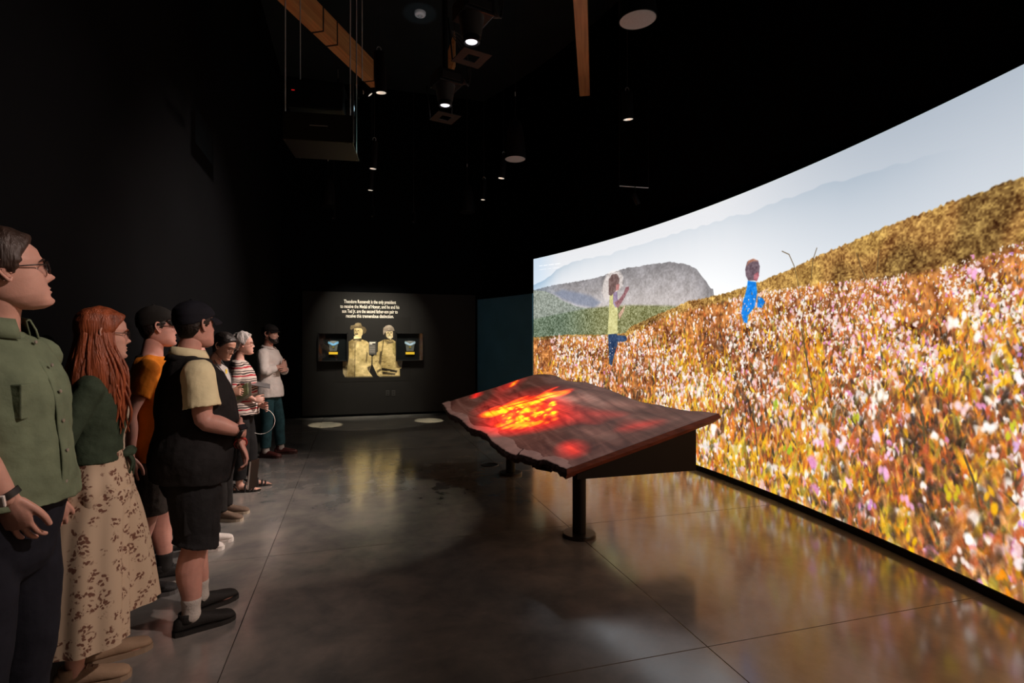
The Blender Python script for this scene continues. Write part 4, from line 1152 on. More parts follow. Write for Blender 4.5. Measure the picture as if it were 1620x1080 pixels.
# ------------------------------------------------------------------ big screen projector on rods
pc = depth_pt(508, 235, 5.5)
t = thing('large_hanging_projector', 'large black projector in a glass-sided cradle hung on steel rods', 'projector', pc, rz=-0.12)
mk_box('body', eq_blk, t, -0.30, 0.24, -0.16, 0.30, 0.34, 0.62, 0.02)
mk_lathe('lens_barrel', eq_blk, t, [(0, -0.02), (0.07, -0.02), (0.07, 0.10), (0.085, 0.10), (0.085, 0.17), (0.06, 0.17), (0.055, 0.15), (0, 0.15)], 28, Matrix.Translation((0.15, 0.07, 0.46)) @ Matrix.Rotation(math.radians(90), 4, 'Y'))
mk_lathe('lens', lens_cold, t, [(0.05, 0.152), (0.03, 0.165), (0, 0.17)], 20, Matrix.Translation((0.15, 0.07, 0.46)) @ Matrix.Rotation(math.radians(90), 4, 'Y'))
mir = glass_mat('cradle_glass', (0.75, 0.9, 0.93, 1), 0.10)
mk_box('cradle_glass', mir, t, 0.335, 0.345, -0.20, 0.34, 0.0, 0.66, 0.002)
mk_box('cradle_tray', mat('dark_bronze_tray', (0.018, 0.016, 0.010, 1), 0.45, 0.2), t, -0.32, 0.345, -0.215, -0.20, 0.0, 0.27, 0.004)
mk_box('cradle_floor', eq_blk, t, -0.32, 0.335, -0.20, 0.34, 0.0, 0.015, 0.002)
mk_box('edge_trim', mat('steel_edge', (0.35, 0.36, 0.36, 1), 0.3, 0.9), t, 0.333, 0.349, -0.222, -0.214, 0.0, 0.68, 0.001)
mk_box('nameplate', mat('worn_silver_print', (0.30, 0.29, 0.26, 1), 0.5), t, -0.07, 0.10, -0.2165, -0.2145, 0.145, 0.153, 0)
for x, y in ((-0.30, -0.19), (-0.27, 0.32), (0.31, -0.19), (0.31, 0.32)):
    mk_tube('suspension_rod', cable_m, t, [(x, y, 0.0), (x, y, Z_CEIL - pc.z - 0.002)], [0.006, 0.006], n=8, sub=1, side=(1, 0, 0), caps=('flat', 'flat'))
mk_box('status_light', mat('red_status_light', (0.6, 0.02, 0.02, 1), 0.4, emit=(1, 0.02, 0.02, 1), estr=0.35), t, -0.25, -0.22, -0.163, -0.159, 0.50, 0.508, 0)
mk_box('mirror_flap', mat('glowing_mirror_glass', (0.7, 0.8, 0.85, 1), 0.05, 1.0), t, 0.17, 0.176, -0.10, 0.02, 0.60, 0.78, 0.001)

# small angled track head under the left beam, and a track bar by the screen
p = depth_pt(586, 150, 6.4)
t = thing('small_track_spotlight', 'small angled spotlight under the end of the left wooden beam', 'spotlight', p)
M = Matrix.Rotation(-0.7, 4, 'Y')
mk_lathe('housing', eq_blk, t, [(0.030, 0.0), (0.036, 0.0), (0.036, 0.16), (0.025, 0.18), (0, 0.18)], 20, M)
mk_lathe('lens', refl_m, t, [(0.031, 0.004), (0.012, 0.012), (0, 0.012)], 16, M)
mk_tube('stem', cable_m, t, [M @ Vector((0, 0, 0.1)), M @ Vector((0.0, 0, 0.1)) + Vector((-0.03, 0, 0.12)), M @ Vector((0, 0, 0.1)) + Vector((-0.03, 0, Z_CEIL - p.z - 0.08))], [0.006, 0.006, 0.006], n=8, sub=2, caps=('flat', 'flat'))
A, B = depth_pt(980, 294, 7.0), depth_pt(1026, 297, 7.0); p = (A + B) / 2
t = thing('track_bar_spotlight', 'thin horizontal track bar with one small spotlight above the screen edge', 'spotlight', p)
mk_tube('track_bar', cable_m, t, [A - p, B - p], [0.006, 0.006], n=8, sub=1, caps=('flat', 'flat'))
hd = depth_pt(1010, 323, 7.0) - p; M = Matrix.Translation(hd) @ Matrix.Rotation(-0.5, 4, 'Y')
mk_lathe('housing', eq_blk, t, [(0.026, 0.0), (0.032, 0.0), (0.032, 0.13), (0.02, 0.15), (0, 0.15)], 20, M)
mk_lathe('lens', refl_m, t, [(0.027, 0.003), (0.01, 0.01), (0, 0.01)], 16, M)
mk_tube('stem', eq_blk, t, [M @ Vector((0, 0, 0.1)), Vector(((M @ Vector((0, 0, 0.1))).x, (M @ Vector((0, 0, 0.1))).y, 0.0))], [0.005, 0.005], n=8, sub=1, side=(1, 0, 0), caps=('flat', 'flat'))
for q in (A, B):
    mk_tube('suspension_cable', cable_d, t, [q - p, Vector((q.x - p.x, q.y - p.y, Z_CEIL - p.z - 0.002))], [0.002, 0.002], n=6, sub=1, side=(1, 0, 0), caps=('flat', 'flat'))
# ------------------------------------------------------------------ people
def eval_mesh(bm, mods):
    bmesh.ops.recalc_face_normals(bm, faces=bm.faces)
    me = bpy.data.meshes.new('tmp'); bm.to_mesh(me); bm.free()
    o = bpy.data.objects.new('tmp', me); COL.objects.link(o)
    for ty, kw in mods:
        md = o.modifiers.new(ty, ty)
        for k, v in kw.items(): setattr(md, k, v)
    dg = bpy.context.evaluated_depsgraph_get()
    out = bpy.data.meshes.new_from_object(o.evaluated_get(dg))
    bpy.data.objects.remove(o); bpy.data.meshes.remove(me)
    for p in out.polygons: p.use_smooth = True
    return out

cloud_tex = bpy.data.textures.new('cloth_folds', 'CLOUDS'); cloud_tex.noise_scale = 0.11; cloud_tex.noise_depth = 2
def remesh(bm, voxel, smooth=5, fold=0.0):
    mods = [('REMESH', dict(mode='VOXEL', voxel_size=voxel)), ('SMOOTH', dict(factor=0.5, iterations=smooth))]
    if fold: mods.append(('DISPLACE', dict(texture=cloud_tex, strength=fold, mid_level=0.5, texture_coords='LOCAL')))
    return eval_mesh(bm, mods)

def add_mesh(bm, me):
    bm.from_mesh(me); bpy.data.meshes.remove(me)

# ---- head grid
HZ = [-.121, -.113, -.096, -.075, -.05, -.025, 0, .03, .06, .085, .105, .117, .1225]
HF = [.066, .087, .092, .090, .089, .088, .085, .092, .088, .070, .040, .012, -.012]
HB = [.040, .004, -.030, -.058, -.076, -.087, -.096, -.103, -.104, -.095, -.070, -.042, -.018]
HW = [.014, .035, .048, .058, .064, .069, .073, .076, .076, .069, .052, .030, .004]
def head_grid(nose=1.0, jaw=1.0, shrink_nose=False):
    zs = np.concatenate([np.linspace(-.121, .04, 62), np.linspace(.045, .1225, 22)])
    t = np.linspace(-1, 1, 81)[:-1]
    th = np.sign(t) * math.pi * np.abs(t) ** 1.35
    f = np.interp(zs, HZ, HF); b = np.interp(zs, HZ, HB); w = np.interp(zs, HZ, HW)
    for a in (f, b, w): a[1:-1] = (a[:-2] + 2 * a[1:-1] + a[2:]) / 4
    w = w * np.where(zs < -0.03, 1 + (jaw - 1) * np.clip((-0.03 - zs) / 0.05, 0, 1), 1)
    Z, TH = np.meshgrid(zs, th, indexing='ij')
    c = ((f + b) / 2)[:, None]; rx = ((f - b) / 2)[:, None]; W = w[:, None]
    e = 2 / 2.35
    X = c + rx * np.sign(np.cos(TH)) * np.abs(np.cos(TH)) ** e
    Y = W * np.sign(np.sin(TH)) * np.abs(np.sin(TH)) ** e
    front = np.clip(np.cos(TH) * 2.2, 0, 1)
    n = np.interp(zs, [-.047, -.040, -.033, -.028, -.018, 0, .012, .024], [0, .012, .025, .027, .020, .011, .006, 0])[:, None]
    wd = np.interp(zs, [-.045, -.03, .0, .024], [.013, .0125, .008, .008])[:, None]
    d = nose * n * np.exp(-(Y / wd) ** 2)
    if shrink_nose: d = d * 0.4
    d = d - .011 * np.exp(-((np.abs(Y) - .033) / .016) ** 2 - ((Z - .004) / .013) ** 2)
    d = d + .005 * np.exp(-((Z - .025) / .009) ** 2 - (Y / .05) ** 2)
    lip = np.exp(-(Y / .019) ** 2)
    d = d + lip * (.0065 * np.exp(-((Z + .061) / .0048) ** 2) + .0065 * np.exp(-((Z + .0735) / .005) ** 2) - .002 * np.exp(-((Z + .0672) / .0022) ** 2))
    d = d - .005 * np.exp(-(Y / .022) ** 2 - ((Z + .086) / .006) ** 2) + .007 * np.exp(-(Y / .022) ** 2 - ((Z + .103) / .009) ** 2)
    d = d + .004 * np.exp(-((np.abs(Y) - .045) / .016) ** 2 - ((Z + .02) / .018) ** 2)
    X = X + d * front
    return X, Y, Z, TH

def grid_to_bm(bm, X, Y, Z, M):
    nz, nt = X.shape
    V = [[bm.verts.new(M @ Vector((X[i, j], Y[i, j], Z[i, j]))) for j in range(nt)] for i in range(nz)]
    for i in range(nz - 1):
        for j in range(nt):
            k = (j + 1) % nt
            bm.faces.new((V[i][j], V[i][k], V[i + 1][k], V[i + 1][j]))
    bm.faces.new(V[0][::-1]); bm.faces.new(V[-1])

def shell(hg, zl, thick, M, rough=0.0, seed=1, upper=None, inset=0.007, top_extra=0.0):
    """skin-tight layer that rises out of the head where z is above the line zl(|angle|)"""
    X, Y, Z, TH = hg
    ad = np.degrees(np.abs(TH))
    line = np.interp(ad, [a for a, _ in zl], [z for _, z in zl])
    m = smoothstep(-.005, .007, Z - line)
    if upper is not None:
        up = np.interp(ad, [a for a, _ in upper], [z for _, z in upper])
        m = m * smoothstep(-.005, .006, up - Z)
    cx = np.interp(Z[:, 0], HZ, [(f + b) / 2 for f, b in zip(HF, HB)])[:, None]
    N = np.stack([X - cx, Y, (Z - .015) * 0.75], -1)
    N[..., 2] = np.where(Z > .03, N[..., 2] + (Z - .03) * 0.9, N[..., 2] * 0.25)
    N /= np.linalg.norm(N, axis=-1, keepdims=True) + 1e-9
    rr = np.random.default_rng(seed)
    tex = np.array([[noise.noise(Vector((X[i, j] * 38, Y[i, j] * 38, Z[i, j] * 12 + seed))) for j in range(X.shape[1])] for i in range(X.shape[0])]) if rough else 0
    off = -inset + (thick + inset + rough * tex + top_extra * np.clip((Z - .05) / .06, 0, 1)) * m
    bm = bmesh.new()
    grid_to_bm(bm, X + N[..., 0] * off, Y + N[..., 1] * off, Z + N[..., 2] * off, M)
    return bm

HAIR_SHORT = [(0, .080), (35, .076), (55, .062), (70, .040), (80, .004), (88, -.012), (97, .012), (112, -.030), (140, -.060), (180, -.070)]
HAIR_BOB = [(0, .078), (35, .070), (55, .055), (70, .030), (82, -.004), (92, .008), (105, -.045), (140, -.075), (180, -.080)]
CAP_LINE = [(0, .050), (60, .046), (90, .030), (120, .012), (180, .002)]

def hand_mesh(wrist, direction, back, side, curl=0.35, sc=1.0, spread=0.05, thumb=0.5):
    Xd = Vector(direction).normalized(); Zb = Vector(back); Zb = (Zb - Xd * Zb.dot(Xd)).normalized(); Yd = Zb.cross(Xd) * side
    w = Vector(wrist)
    def G(x, y, z): return w + (Xd * x + Yd * y + Zb * z) * sc
    bm = bmesh.new()
    tube(bm, [G(-.02, 0, 0), G(.02, 0, 0), G(.055, 0.002, .002), (G(.09, 0, 0))], [(.026 * sc, .018 * sc), (.032 * sc, .017 * sc), (.042 * sc, .015 * sc), (.040 * sc, .011 * sc)], side=Yd, n=14)
    for y0, ln, r, an in ((.031, .072, .0088, .10), (.0105, .080, .0090, .02), (-.0105, .074, .0086, -.06), (-.030, .058, .0078, -.14)):
        p = Vector((.085, y0, 0)); pts = [p.copy()]; pitch = 0.0; yaw = an * (1 + spread * 4)
        for fr, cv in ((.46, curl * .8), (.30, curl * 1.15), (.24, curl * .9)):
            pitch += cv
            p = p + Vector((math.cos(pitch) * math.cos(yaw), math.sin(yaw), -math.sin(pitch))) * ln * fr
            pts.append(p.copy())
        tube(bm, [G(*q) for q in pts], [r * sc, r * .95 * sc, r * .88 * sc, r * .74 * sc], side=Yd, n=10, sub=3)
    p = Vector((.018, .026, -.004)); pts = [p.copy()]; yaw = .62; 
    for ln, dy, dz in ((.042, 0, .15), (.033, -thumb * .5, .3), (.026, -thumb * .5, .35)):
        yaw += dy
        p = p + Vector((math.cos(yaw), math.sin(yaw), -dz * thumb)).normalized() * ln
        pts.append(p.copy())
    tube(bm, [G(*q) for q in pts], [.0125 * sc, .0112 * sc, .0100 * sc, .0082 * sc], side=Zb, n=10, sub=3)
    return remesh(bm, 0.0034, 2)

def fabric(name, col, var=0.18, bump=0.25, rough=0.85, vscale=14):
    return mat(name, col, rough, var=var, vscale=vscale, bump=bump, bscale=30, spec=0.2)

def skin_mat(name, col):
    m = mat(name, col, 0.48, var=0.08, vscale=22, bump=0.06, bscale=160, spec=0.4)
    b = m.node_tree.nodes['Principled BSDF']
    b.inputs['Subsurface Weight'].default_value = 0.12
    b.inputs['Subsurface Radius'].default_value = (0.02, 0.008, 0.005)
    b.inputs['Subsurface Scale'].default_value = 0.3
    return m

eye_white = mat('eye_white', (0.75, 0.72, 0.68, 1), 0.25, var=0.03)
eye_dark = mat('dark_iris', (0.03, 0.02, 0.015, 1), 0.15)
lens_glass = glass_mat('spectacle_glass', (0.92, 0.93, 0.94, 1), 0.08)
frame_dark = mat('dark_spectacle_frame', (0.02, 0.014, 0.012, 1), 0.3)
sole_white = mat('white_rubber_sole', (0.75, 0.73, 0.70, 1), 0.6)
sole_black = mat('black_rubber_sole', (0.012, 0.012, 0.012, 1), 0.6)

class Person:
    def __init__(s, label, pos, heading, H, skin, female=False, head_yaw=0.0, head_pitch=0.0, girth=1.0, belly=0.0, arms=None, feet=None, voxel=0.008, shoulder=None, head_fwd=0.02, curl=(0.3, 0.3), hand_dir=None, hand_back=None, head_roll=0.0):
        s.S = H / 1.75; s.pos = Vector((pos[0], pos[1], 0)); s.hd = math.radians(heading)
        s.root = thing('person', label, 'person', s.pos, s.hd)
        s.root.scale = (s.S,) * 3
        s.fem = female; s.g = girth; s.belly = belly; s.skin = skin; s.vox = voxel
        s.sh = shoulder or (0.155 if female else 0.18)
        s.arms = arms or {}
        s.feet = feet or {1: (0.0, 0.105, 8), -1: (0.0, -0.105, -8)}    # side: (x, y, toe angle)
        s.curl = curl; s.hand_dir = hand_dir or {}; s.hand_back = hand_back or {}
        piv = Vector((head_fwd - 0.012, 0, 1.535))
        s.HM = Matrix.Translation(piv) @ Matrix.Rotation(math.radians(head_yaw), 4, 'Z') @ Matrix.Rotation(math.radians(-head_pitch), 4, 'Y') @ Matrix.Rotation(math.radians(head_roll), 4, 'X') @ Matrix.Translation((0.012, 0, 0.093))
        s.hg = head_grid(0.9 if female else 1.0, 0.94 if female else 1.04)
        s.arm = {}
        for sd in (1, -1):
            S = Vector((-0.005, sd * s.sh, 1.372))
            E, Wp = s.arms.get(sd, (Vector((-0.03, sd * (s.sh + 0.055), 1.10)), Vector((0.05, sd * (s.sh + 0.065), 0.86))))
            s.arm[sd] = (S, Vector(E), Vector(Wp))
    def L(s, w):
        """world point -> local"""
        d = Vector(w) - s.pos
        c, n = math.cos(-s.hd), math.sin(-s.hd)
        return Vector((d.x * c - d.y * n, d.x * n + d.y * c, d.z)) / s.S
    def torso(s, z):
        F = s.fem
        zs = [.78, .86, .94, 1.02, 1.10, 1.18, 1.26, 1.34, 1.41, 1.455, 1.49, 1.53]
        a = [.150, .172, .172, .150, .134, .138, .148, .144, .110, .076, .056, .050] if F else [.145, .162, .163, .156, .152, .158, .168, .166, .124, .086, .062, .056]
        b = [.105, .118, .118, .104, .096, .102, .112, .104, .074, .062, .056, .054] if F else [.105, .116, .116, .110, .106, .110, .117, .110, .078, .066, .060, .058]
        g = 1 + (s.g - 1) * float(np.clip((1.43 - z) / .17, 0, 1))
        bl = s.belly * math.exp(-((z - 1.08) / .16) ** 2)
        return float(np.interp(z, zs, a)) * g, float(np.interp(z, zs, b)) * g + bl * 0.5, bl * 0.5 + float(np.interp(z, [1.15, 1.24, 1.32, 1.42], [0, .008, .004, -.014]))
    def leg_pts(s, sd):
        fx, fy, _ = s.feet[sd]
        return [Vector((0, sd * .088, .90)), Vector((fx * .25 + .005, sd * .092 * .7 + fy * .3, .72)), Vector((fx * .55 + .012, sd * .03 + fy * .68, .50)), Vector((fx * .8 - .012, sd * .01 + fy * .88, .33)), Vector((fx - .015, fy, .10))]
    def arm_pts(s, sd): return s.arm[sd]
    def body(s, bare_legs=False, bare_feet=False):
        bm = bmesh.new()
        zs = [.80, .88, .96, 1.04, 1.12, 1.20, 1.28, 1.36, 1.42, 1.46, 1.50]
        rows = [s.torso(z) for z in zs]
        tube(bm, [(r[2], 0, z) for r, z in zip(rows, zs)], [(r[0] - .012, r[1] - .012) for r in rows], side=(0, 1, 0), n=24, sub=2)
        hc = s.HM @ Vector((-.018, 0, -.045))
        tube(bm, [(-.012, 0, 1.42), (-.004, 0, 1.50), hc.lerp(Vector((-.004, 0, 1.50)), .45), hc], [.066, .058 if not s.fem else .050, .056 if not s.fem else .047, .052], n=18, sub=3)
        for sd in (1, -1):
            S, E, Wp = s.arm[sd]
            f = .90 if s.fem else 1.0; f *= 1 + (s.g - 1) * .55
            tube(bm, [Vector((-.008, sd * .035, 1.435)), Vector((-.004, sd * .1, 1.398)), S], [.040, .044, .050 * f], n=14)
            m1 = S.lerp(E, .5) + Vector((.006, 0, 0)); fa = E.lerp(Wp, .35)
            tube(bm, [S, m1, E, fa, E.lerp(Wp, .75), Wp], [.052 * f, .047 * f, .040 * f, .043 * f, .033 * f, (.026)], n=14, sub=3)
            lp = s.leg_pts(sd)
            if bare_legs or True:
                gg = 1 + (s.g - 1) * .5
                tube(bm, [lp[0], lp[1], lp[2], lp[3] + Vector((-.012, 0, 0)), lp[3].lerp(lp[4], .55), lp[4], lp[4] + Vector((0, 0, -.03))], [.082 * gg, .076 * gg, .056 * gg, .058 * gg, .046 * gg, .036, .038], n=16, sub=3)
            fx, fy, an = s.feet[sd]; an = math.radians(an); dr = Vector((math.cos(an), math.sin(an), 0)); base = Vector((fx, fy, 0))
            side = (-math.sin(an), math.cos(an), 0)
            tube(bm, [base + dr * -.055 + Vector((0, 0, .04)), base + Vector((0, 0, .055)), base + dr * .07 + Vector((0, 0, .038)), base + dr * .13 + Vector((0, 0, .026)), base + dr * .165 + Vector((0, 0, .02))], [(.028, .026), (.033, .04), (.04, .027), (.044, .017), (.036, .012)], side=side, n=14, sub=3)
            if bare_feet:
                for k in range(5):
                    q = base + dr * (.165 - .006 * k * k * .5) + Vector(side) * (.030 - .0155 * k) * (-sd)
                    tube(bm, [q + Vector((0, 0, .02)), q + dr * (.034 - .003 * k) + Vector((0, 0, .015))], [.0105 - .001 * k, .0095 - .001 * k], n=8, sub=2)
        me = remesh(bm, s.vox, 4)
        bm = bmesh.new(); add_mesh(bm, me)
        n0 = len(bm.verts)
        hb = bmesh.new(); grid_to_bm(hb, s.hg[0], s.hg[1], s.hg[2], s.HM)
        # ears
        for sd in (1, -1):
            def EP(x, y, z): return s.HM @ Vector((-.012 + x, sd * (.0735 + y), .002 + z))
            rim = [(.012, .000, .010), (.010, .004, .024), (.000, .010, .033), (-.012, .015, .030), (-.018, .017, .014), (-.014, .014, -.004), (-.006, .009, -.018), (.002, .005, -.029), (.009, .002, -.022)]
            tube(hb, [EP(*q) for q in rim], [.0035, .0042, .0046, .0048, .0046, .0044, .0048, .0058, .004], side=(1, 0, 0), n=8, sub=3)
            tube(hb, [EP(.010, -.002, .018), EP(-.004, .005, .008), EP(.002, .001, -.018)], [(.010, .004), (.014, .004), (.007, .004)], side=s.HM.to_3x3() @ Vector((1, 0, 0)), n=10, sub=3)
            tube(hb, [EP(.012, .001, .002), EP(.010, .004, -.006)], [.0045, .0045], n=8, sub=2)
        bmesh.ops.recalc_face_normals(hb, faces=hb.faces)
        tm = bpy.data.meshes.new('t'); hb.to_mesh(tm); hb.free(); add_mesh(bm, tm)
        for sd in (1, -1):
            S, E, Wp = s.arm[sd]
            d = s.hand_dir.get(sd, (Wp - E).normalized()); bk = s.hand_back.get(sd, Vector((0, sd, 0)))
            # thumb side chosen so that the thumb leads forward / upward
            add_mesh(bm, hand_mesh(Wp, d, bk, 1 if (Vector(bk).cross(Vector(d))).dot(Vector((1, 0, .6))) > 0 else -1, s.curl[0 if sd > 0 else 1], 0.93 if s.fem else 1.0))
        me = bpy.data.meshes.new('body'); bm.to_mesh(me); bm.free()
        for p in me.polygons: p.use_smooth = True
        o = link('body', me, s.skin, s.root)
        # eyes
        for sd in (1, -1):
            c = Vector((.0585, sd * .0325, .003))
            e = mk_lathe('eye', eye_white, s.root, [(0, -.012)] + [(.012 * math.cos(a), .012 * math.sin(a)) for a in np.linspace(-1.3, 1.3, 9)] + [(0, .012)], 14, s.HM @ Matrix.Translation(c) @ Matrix.Rotation(math.radians(90), 4, 'Y'))
            mk_lathe('iris', eye_dark, e, [(.0056, .0107), (.0052, .0117), (0, .0124)], 12, s.HM @ Matrix.Translation(c) @ Matrix.Rotation(math.radians(90), 4, 'Y'))
        return o
    def brows(s, m):
        for sd in (1, -1):
            mk_tube('eyebrow', m, s.root, [s.HM @ Vector((.094, sd * .012, .022)), s.HM @ Vector((.0915, sd * .03, .027)), s.HM @ Vector((.078, sd * .050, .021))], [.003, .0036, .002], n=8, sub=3)
    def hair(s, m, zl=HAIR_SHORT, thick=.012, rough=.006, seed=1, top=0.004):
        bm = shell(s.hg, zl, thick, s.HM, rough, seed, top_extra=top)
        return bm_obj('hair', bm, m, s.root, smooth=True)
    def beard(s, m):
        bm = shell(s.hg, [(0, -.125), (180, -.125)], .006, s.HM, .003, 3, upper=[(0, -.052), (14, -.050), (22, -.064), (45, -.066), (70, -.050), (82, -.010), (88, -.03), (100, -.13), (180, -.13)], inset=.006)
        return bm_obj('beard', bm, m, s.root, smooth=True)
    def cap(s, m, brim_len=.070, band=None, droop=.012):
        bm = shell(s.hg, CAP_LINE, .013, s.HM, 0, 2, top_extra=.010)
        o = bm_obj('cap', bm, m, s.root, smooth=True)
        bm = bmesh.new(); T_, B_ = [], []
        n = 20; rows = 6
        for j in range(rows + 1):
            f = j / rows; rt, rb = [], []
            for k in range(n + 1):
                a = math.radians(-68 + 136 * k / n)
                x0, y0 = -.006 + .100 * math.cos(a), .083 * math.sin(a)
                ext = brim_len * math.cos(a * .95) ** .8 if abs(a) < 1.5 else 0
                x = x0 + ext * f; y = y0 * (1 + .02 * f)
                z = .052 - .010 * (y / .08) ** 2 - droop * f * (0.6 + f) - .010 * (abs(y) / .08) ** 2 * f
                rt.append(bm.verts.new(s.HM @ Vector((x, y, z)))); rb.append(bm.verts.new(s.HM @ Vector((x, y, z - .004))))
            T_.append(rt); B_.append(rb)
        for R_ in (T_, B_):
            for a, b in zip(R_, R_[1:]):
                for k in range(n): bm.faces.new((a[k], a[k + 1], b[k + 1], b[k]))
        for k in range(n):
            bm.faces.new((T_[-1][k], T_[-1][k + 1], B_[-1][k + 1], B_[-1][k])); bm.faces.new((T_[0][k], T_[0][k + 1], B_[0][k + 1], B_[0][k]))
        for q in (0, n):
            for a in range(rows): bm.faces.new((T_[a][q], T_[a + 1][q], B_[a + 1][q], B_[a][q]))
        bm_obj('brim', bm, m, o, smooth=True)
        mk_lathe('cap_button', m, o, [(.009, -.003), (.008, .003), (0, .005)], 12, s.HM @ Matrix.Translation((-.014, 0, .146)))
        return o
    def glasses(s, m=None, big=1.0):
        m = m or frame_dark
        bm = bmesh.new()
        for sd in (1, -1):
            pts = []
            for k in range(17):
                a = 2 * math.pi * k / 16
                ca, sa = math.cos(a), math.sin(a)
                y = .0335 + .0255 * big * math.copysign(abs(ca) ** .75, ca); z = .001 + .019 * big * math.copysign(abs(sa) ** .75, sa)
                pts.append(s.HM @ Vector((.0985 - .10 * max(0, y - .02) ** 1.3 * 3, sd * y, z)))
            tube(bm, pts, [.0019] * 17, n=6, sub=1, caps=('flat', 'flat'))
            tube(bm, [s.HM @ Vector((.088, sd * .060, .010)), s.HM @ Vector((.05, sd * .0775, .011)), s.HM @ Vector((-.012, sd * .080, .010)), s.HM @ Vector((-.032, sd * .081, -.008))], [.002, .002, .002, .0018], n=6, sub=3)
        tube(bm, [s.HM @ Vector((.0975, .0095, .005)), s.HM @ Vector((.1005, 0, .008)), s.HM @ Vector((.0975, -.0095, .005))], [.002] * 3, n=6, sub=3)
        g = bm_obj('glasses', bm, m, s.root, smooth=True)
        for sd in (1, -1):
            bm = bmesh.new(); a_, b_ = [], []
            for k in range(20):
                a = 2 * math.pi * k / 20; ca, sa = math.cos(a), math.sin(a)
                y = .0335 + .0250 * big * math.copysign(abs(ca) ** .75, ca); z = .001 + .0185 * big * math.copysign(abs(sa) ** .75, sa)
                x = .0985 - .10 * max(0, y - .02) ** 1.3 * 3
                a_.append(bm.verts.new(s.HM @ Vector((x, sd * y, z)))); b_.append(bm.verts.new(s.HM @ Vector((x - .0012, sd * y, z))))
            bm.faces.new(a_); bm.faces.new(b_[::-1])
            for k in range(20): bm.faces.new((a_[k], a_[(k + 1) % 20], b_[(k + 1) % 20], b_[k]))
            bm_obj('lens', bm, lens_glass, g)
        return g
    def top(s, name, m, hem, sleeve=0.55, infl=.016, fold=.014, flare=0.0, sleeve_r=1.0, hollow=True, neck_z=1.452, sleeve_flare=.008):
        """shirt; sleeve = how far down the arm it reaches (0 none .. 1 elbow .. 2 wrist)"""
        bm = bmesh.new()
        zs = [hem] + [z for z in (.90, .98, 1.06, 1.14, 1.22, 1.30, 1.37, 1.42) if z > hem + .04] + [neck_z]
        pts, rad = [], []
        for z in zs:
            a, b, cx = s.torso(z)
            k = infl + flare * max(0, (1.1 - z) / .3) + .016 * float(np.clip((1.04 - z) / .14, 0, 1))
            if z > 1.43: k *= .55
            pts.append((cx, 0, z)); rad.append((a + k, b + k))
        pts[-1] = (-.014, 0, neck_z); rad[-1] = (.068 + infl * .4, .062 + infl * .4)
        tube(bm, pts, rad, side=(0, 1, 0), n=28, sub=3, caps=('cup' if hollow else 'flat', 'flat'), wall=.016, cup=.04)
        f = (.90 if s.fem else 1.0) * (1 + (s.g - 1) * .55) * sleeve_r
        for sd in (1, -1):
            S, E, Wp = s.arm[sd]
            q = infl - .014
            if sleeve <= 0:
                tube(bm, [Vector((-.010, sd * .04, 1.428)), Vector((-.006, sd * s.sh * .5, 1.400)), Vector((-.004, sd * s.sh * .76, 1.372))], [(.040 + q * .6), (.052 + q * .5), (.056 + q * .5)], n=16)
                continue
            tube(bm, [Vector((-.010, sd * .04, 1.428)), Vector((-.006, sd * s.sh * .6, 1.394)), S], [.038 + q, .050 + q, .060 * f + q], n=14)
            if sleeve <= 0: continue
            if sleeve <= 1.0:
                p = [S + Vector((0, 0, .004)), S.lerp(E, sleeve * .5), S.lerp(E, sleeve)]
                r = [.062 * f, .063 * f, (.058 + sleeve_flare) * f]
            else:
                t = sleeve - 1
                p = [S + Vector((0, 0, .004)), S.lerp(E, .5), E, E.lerp(Wp, t * .5), E.lerp(Wp, t)]
                r = [.062 * f, .060 * f, .055 * f, .052 * f, (.040 + sleeve_flare * .5) * f]
            tube(bm, p, r, n=18, sub=4, caps=('round', 'cup'), wall=.014, cup=.04)
        return link(name, remesh(bm, max(s.vox, .0075), 3, fold), m, s.root)
    def collar(s, m, h=.040, r=.072, tilt=.014, z=1.468, name='collar'):
        bm = bmesh.new(); rows = []
        n = 28
        for j, (dz, dr) in enumerate(((0, 0.004), (h, -.004), (h + .002, .004), (h * .35, .018), (-.012, .024))):
            rows.append([])
            for k in range(n + 1):
                a = math.radians(22 + 316 * k / n)
                fr = math.cos(a)
                rows[-1].append(bm.verts.new(Vector((-.004 + (r + dr) * fr * 1.02, (r + dr) * math.sin(a), z + dz - tilt * (fr + 1)))))
        for a, b in zip(rows, rows[1:]):
            for k in range(n): bm.faces.new((a[k], a[k + 1], b[k + 1], b[k]))
        o = bm_obj(name, bm, m, s.root, smooth=True)
        md = o.modifiers.new('solid', 'SOLIDIFY'); md.thickness = .004; md.offset = 0
        return o
    def pants(s, name, m, waist=1.03, cuff=.10, infl=.016, fold=.012, loose=1.0, flare=0.0):
        bm = bmesh.new()
        zs = [.80, .87, .95, waist]
        pts, rad = [], []
        for z in zs:
            a, b, cx = s.torso(z); pts.append((cx, 0, z)); rad.append((a + infl * .8, b + infl * .8))
        tube(bm, pts, rad, side=(0, 1, 0), n=28, sub=3, caps=('round', 'flat'))
        gg = 1 + (s.g - 1) * .5
        for sd in (1, -1):
            lp = s.leg_pts(sd)
            P = [lp[0] + Vector((0, 0, .02)), lp[1], lp[2], lp[3], lp[4] + Vector((0, 0, -.02))]
            R_ = [.080 * gg, .084 * gg * loose, .070 * gg * loose, .066 * loose * gg, (.054 + flare) * loose]
            # stop at the cuff height
            zz = [p.z for p in P]
            Q, RR = [], []
            for z in [q for q in zz if q > cuff + .03] + [cuff]:
                Q.append(Vector([float(np.interp(z, zz[::-1], [p[i] for p in P][::-1])) for i in range(3)]))
                RR.append((float(np.interp(z, zz[::-1], R_[::-1])) + infl * .6) + (flare if z == cuff else 0))
            tube(bm, Q, RR, n=20, sub=4, caps=('round', 'flat'))
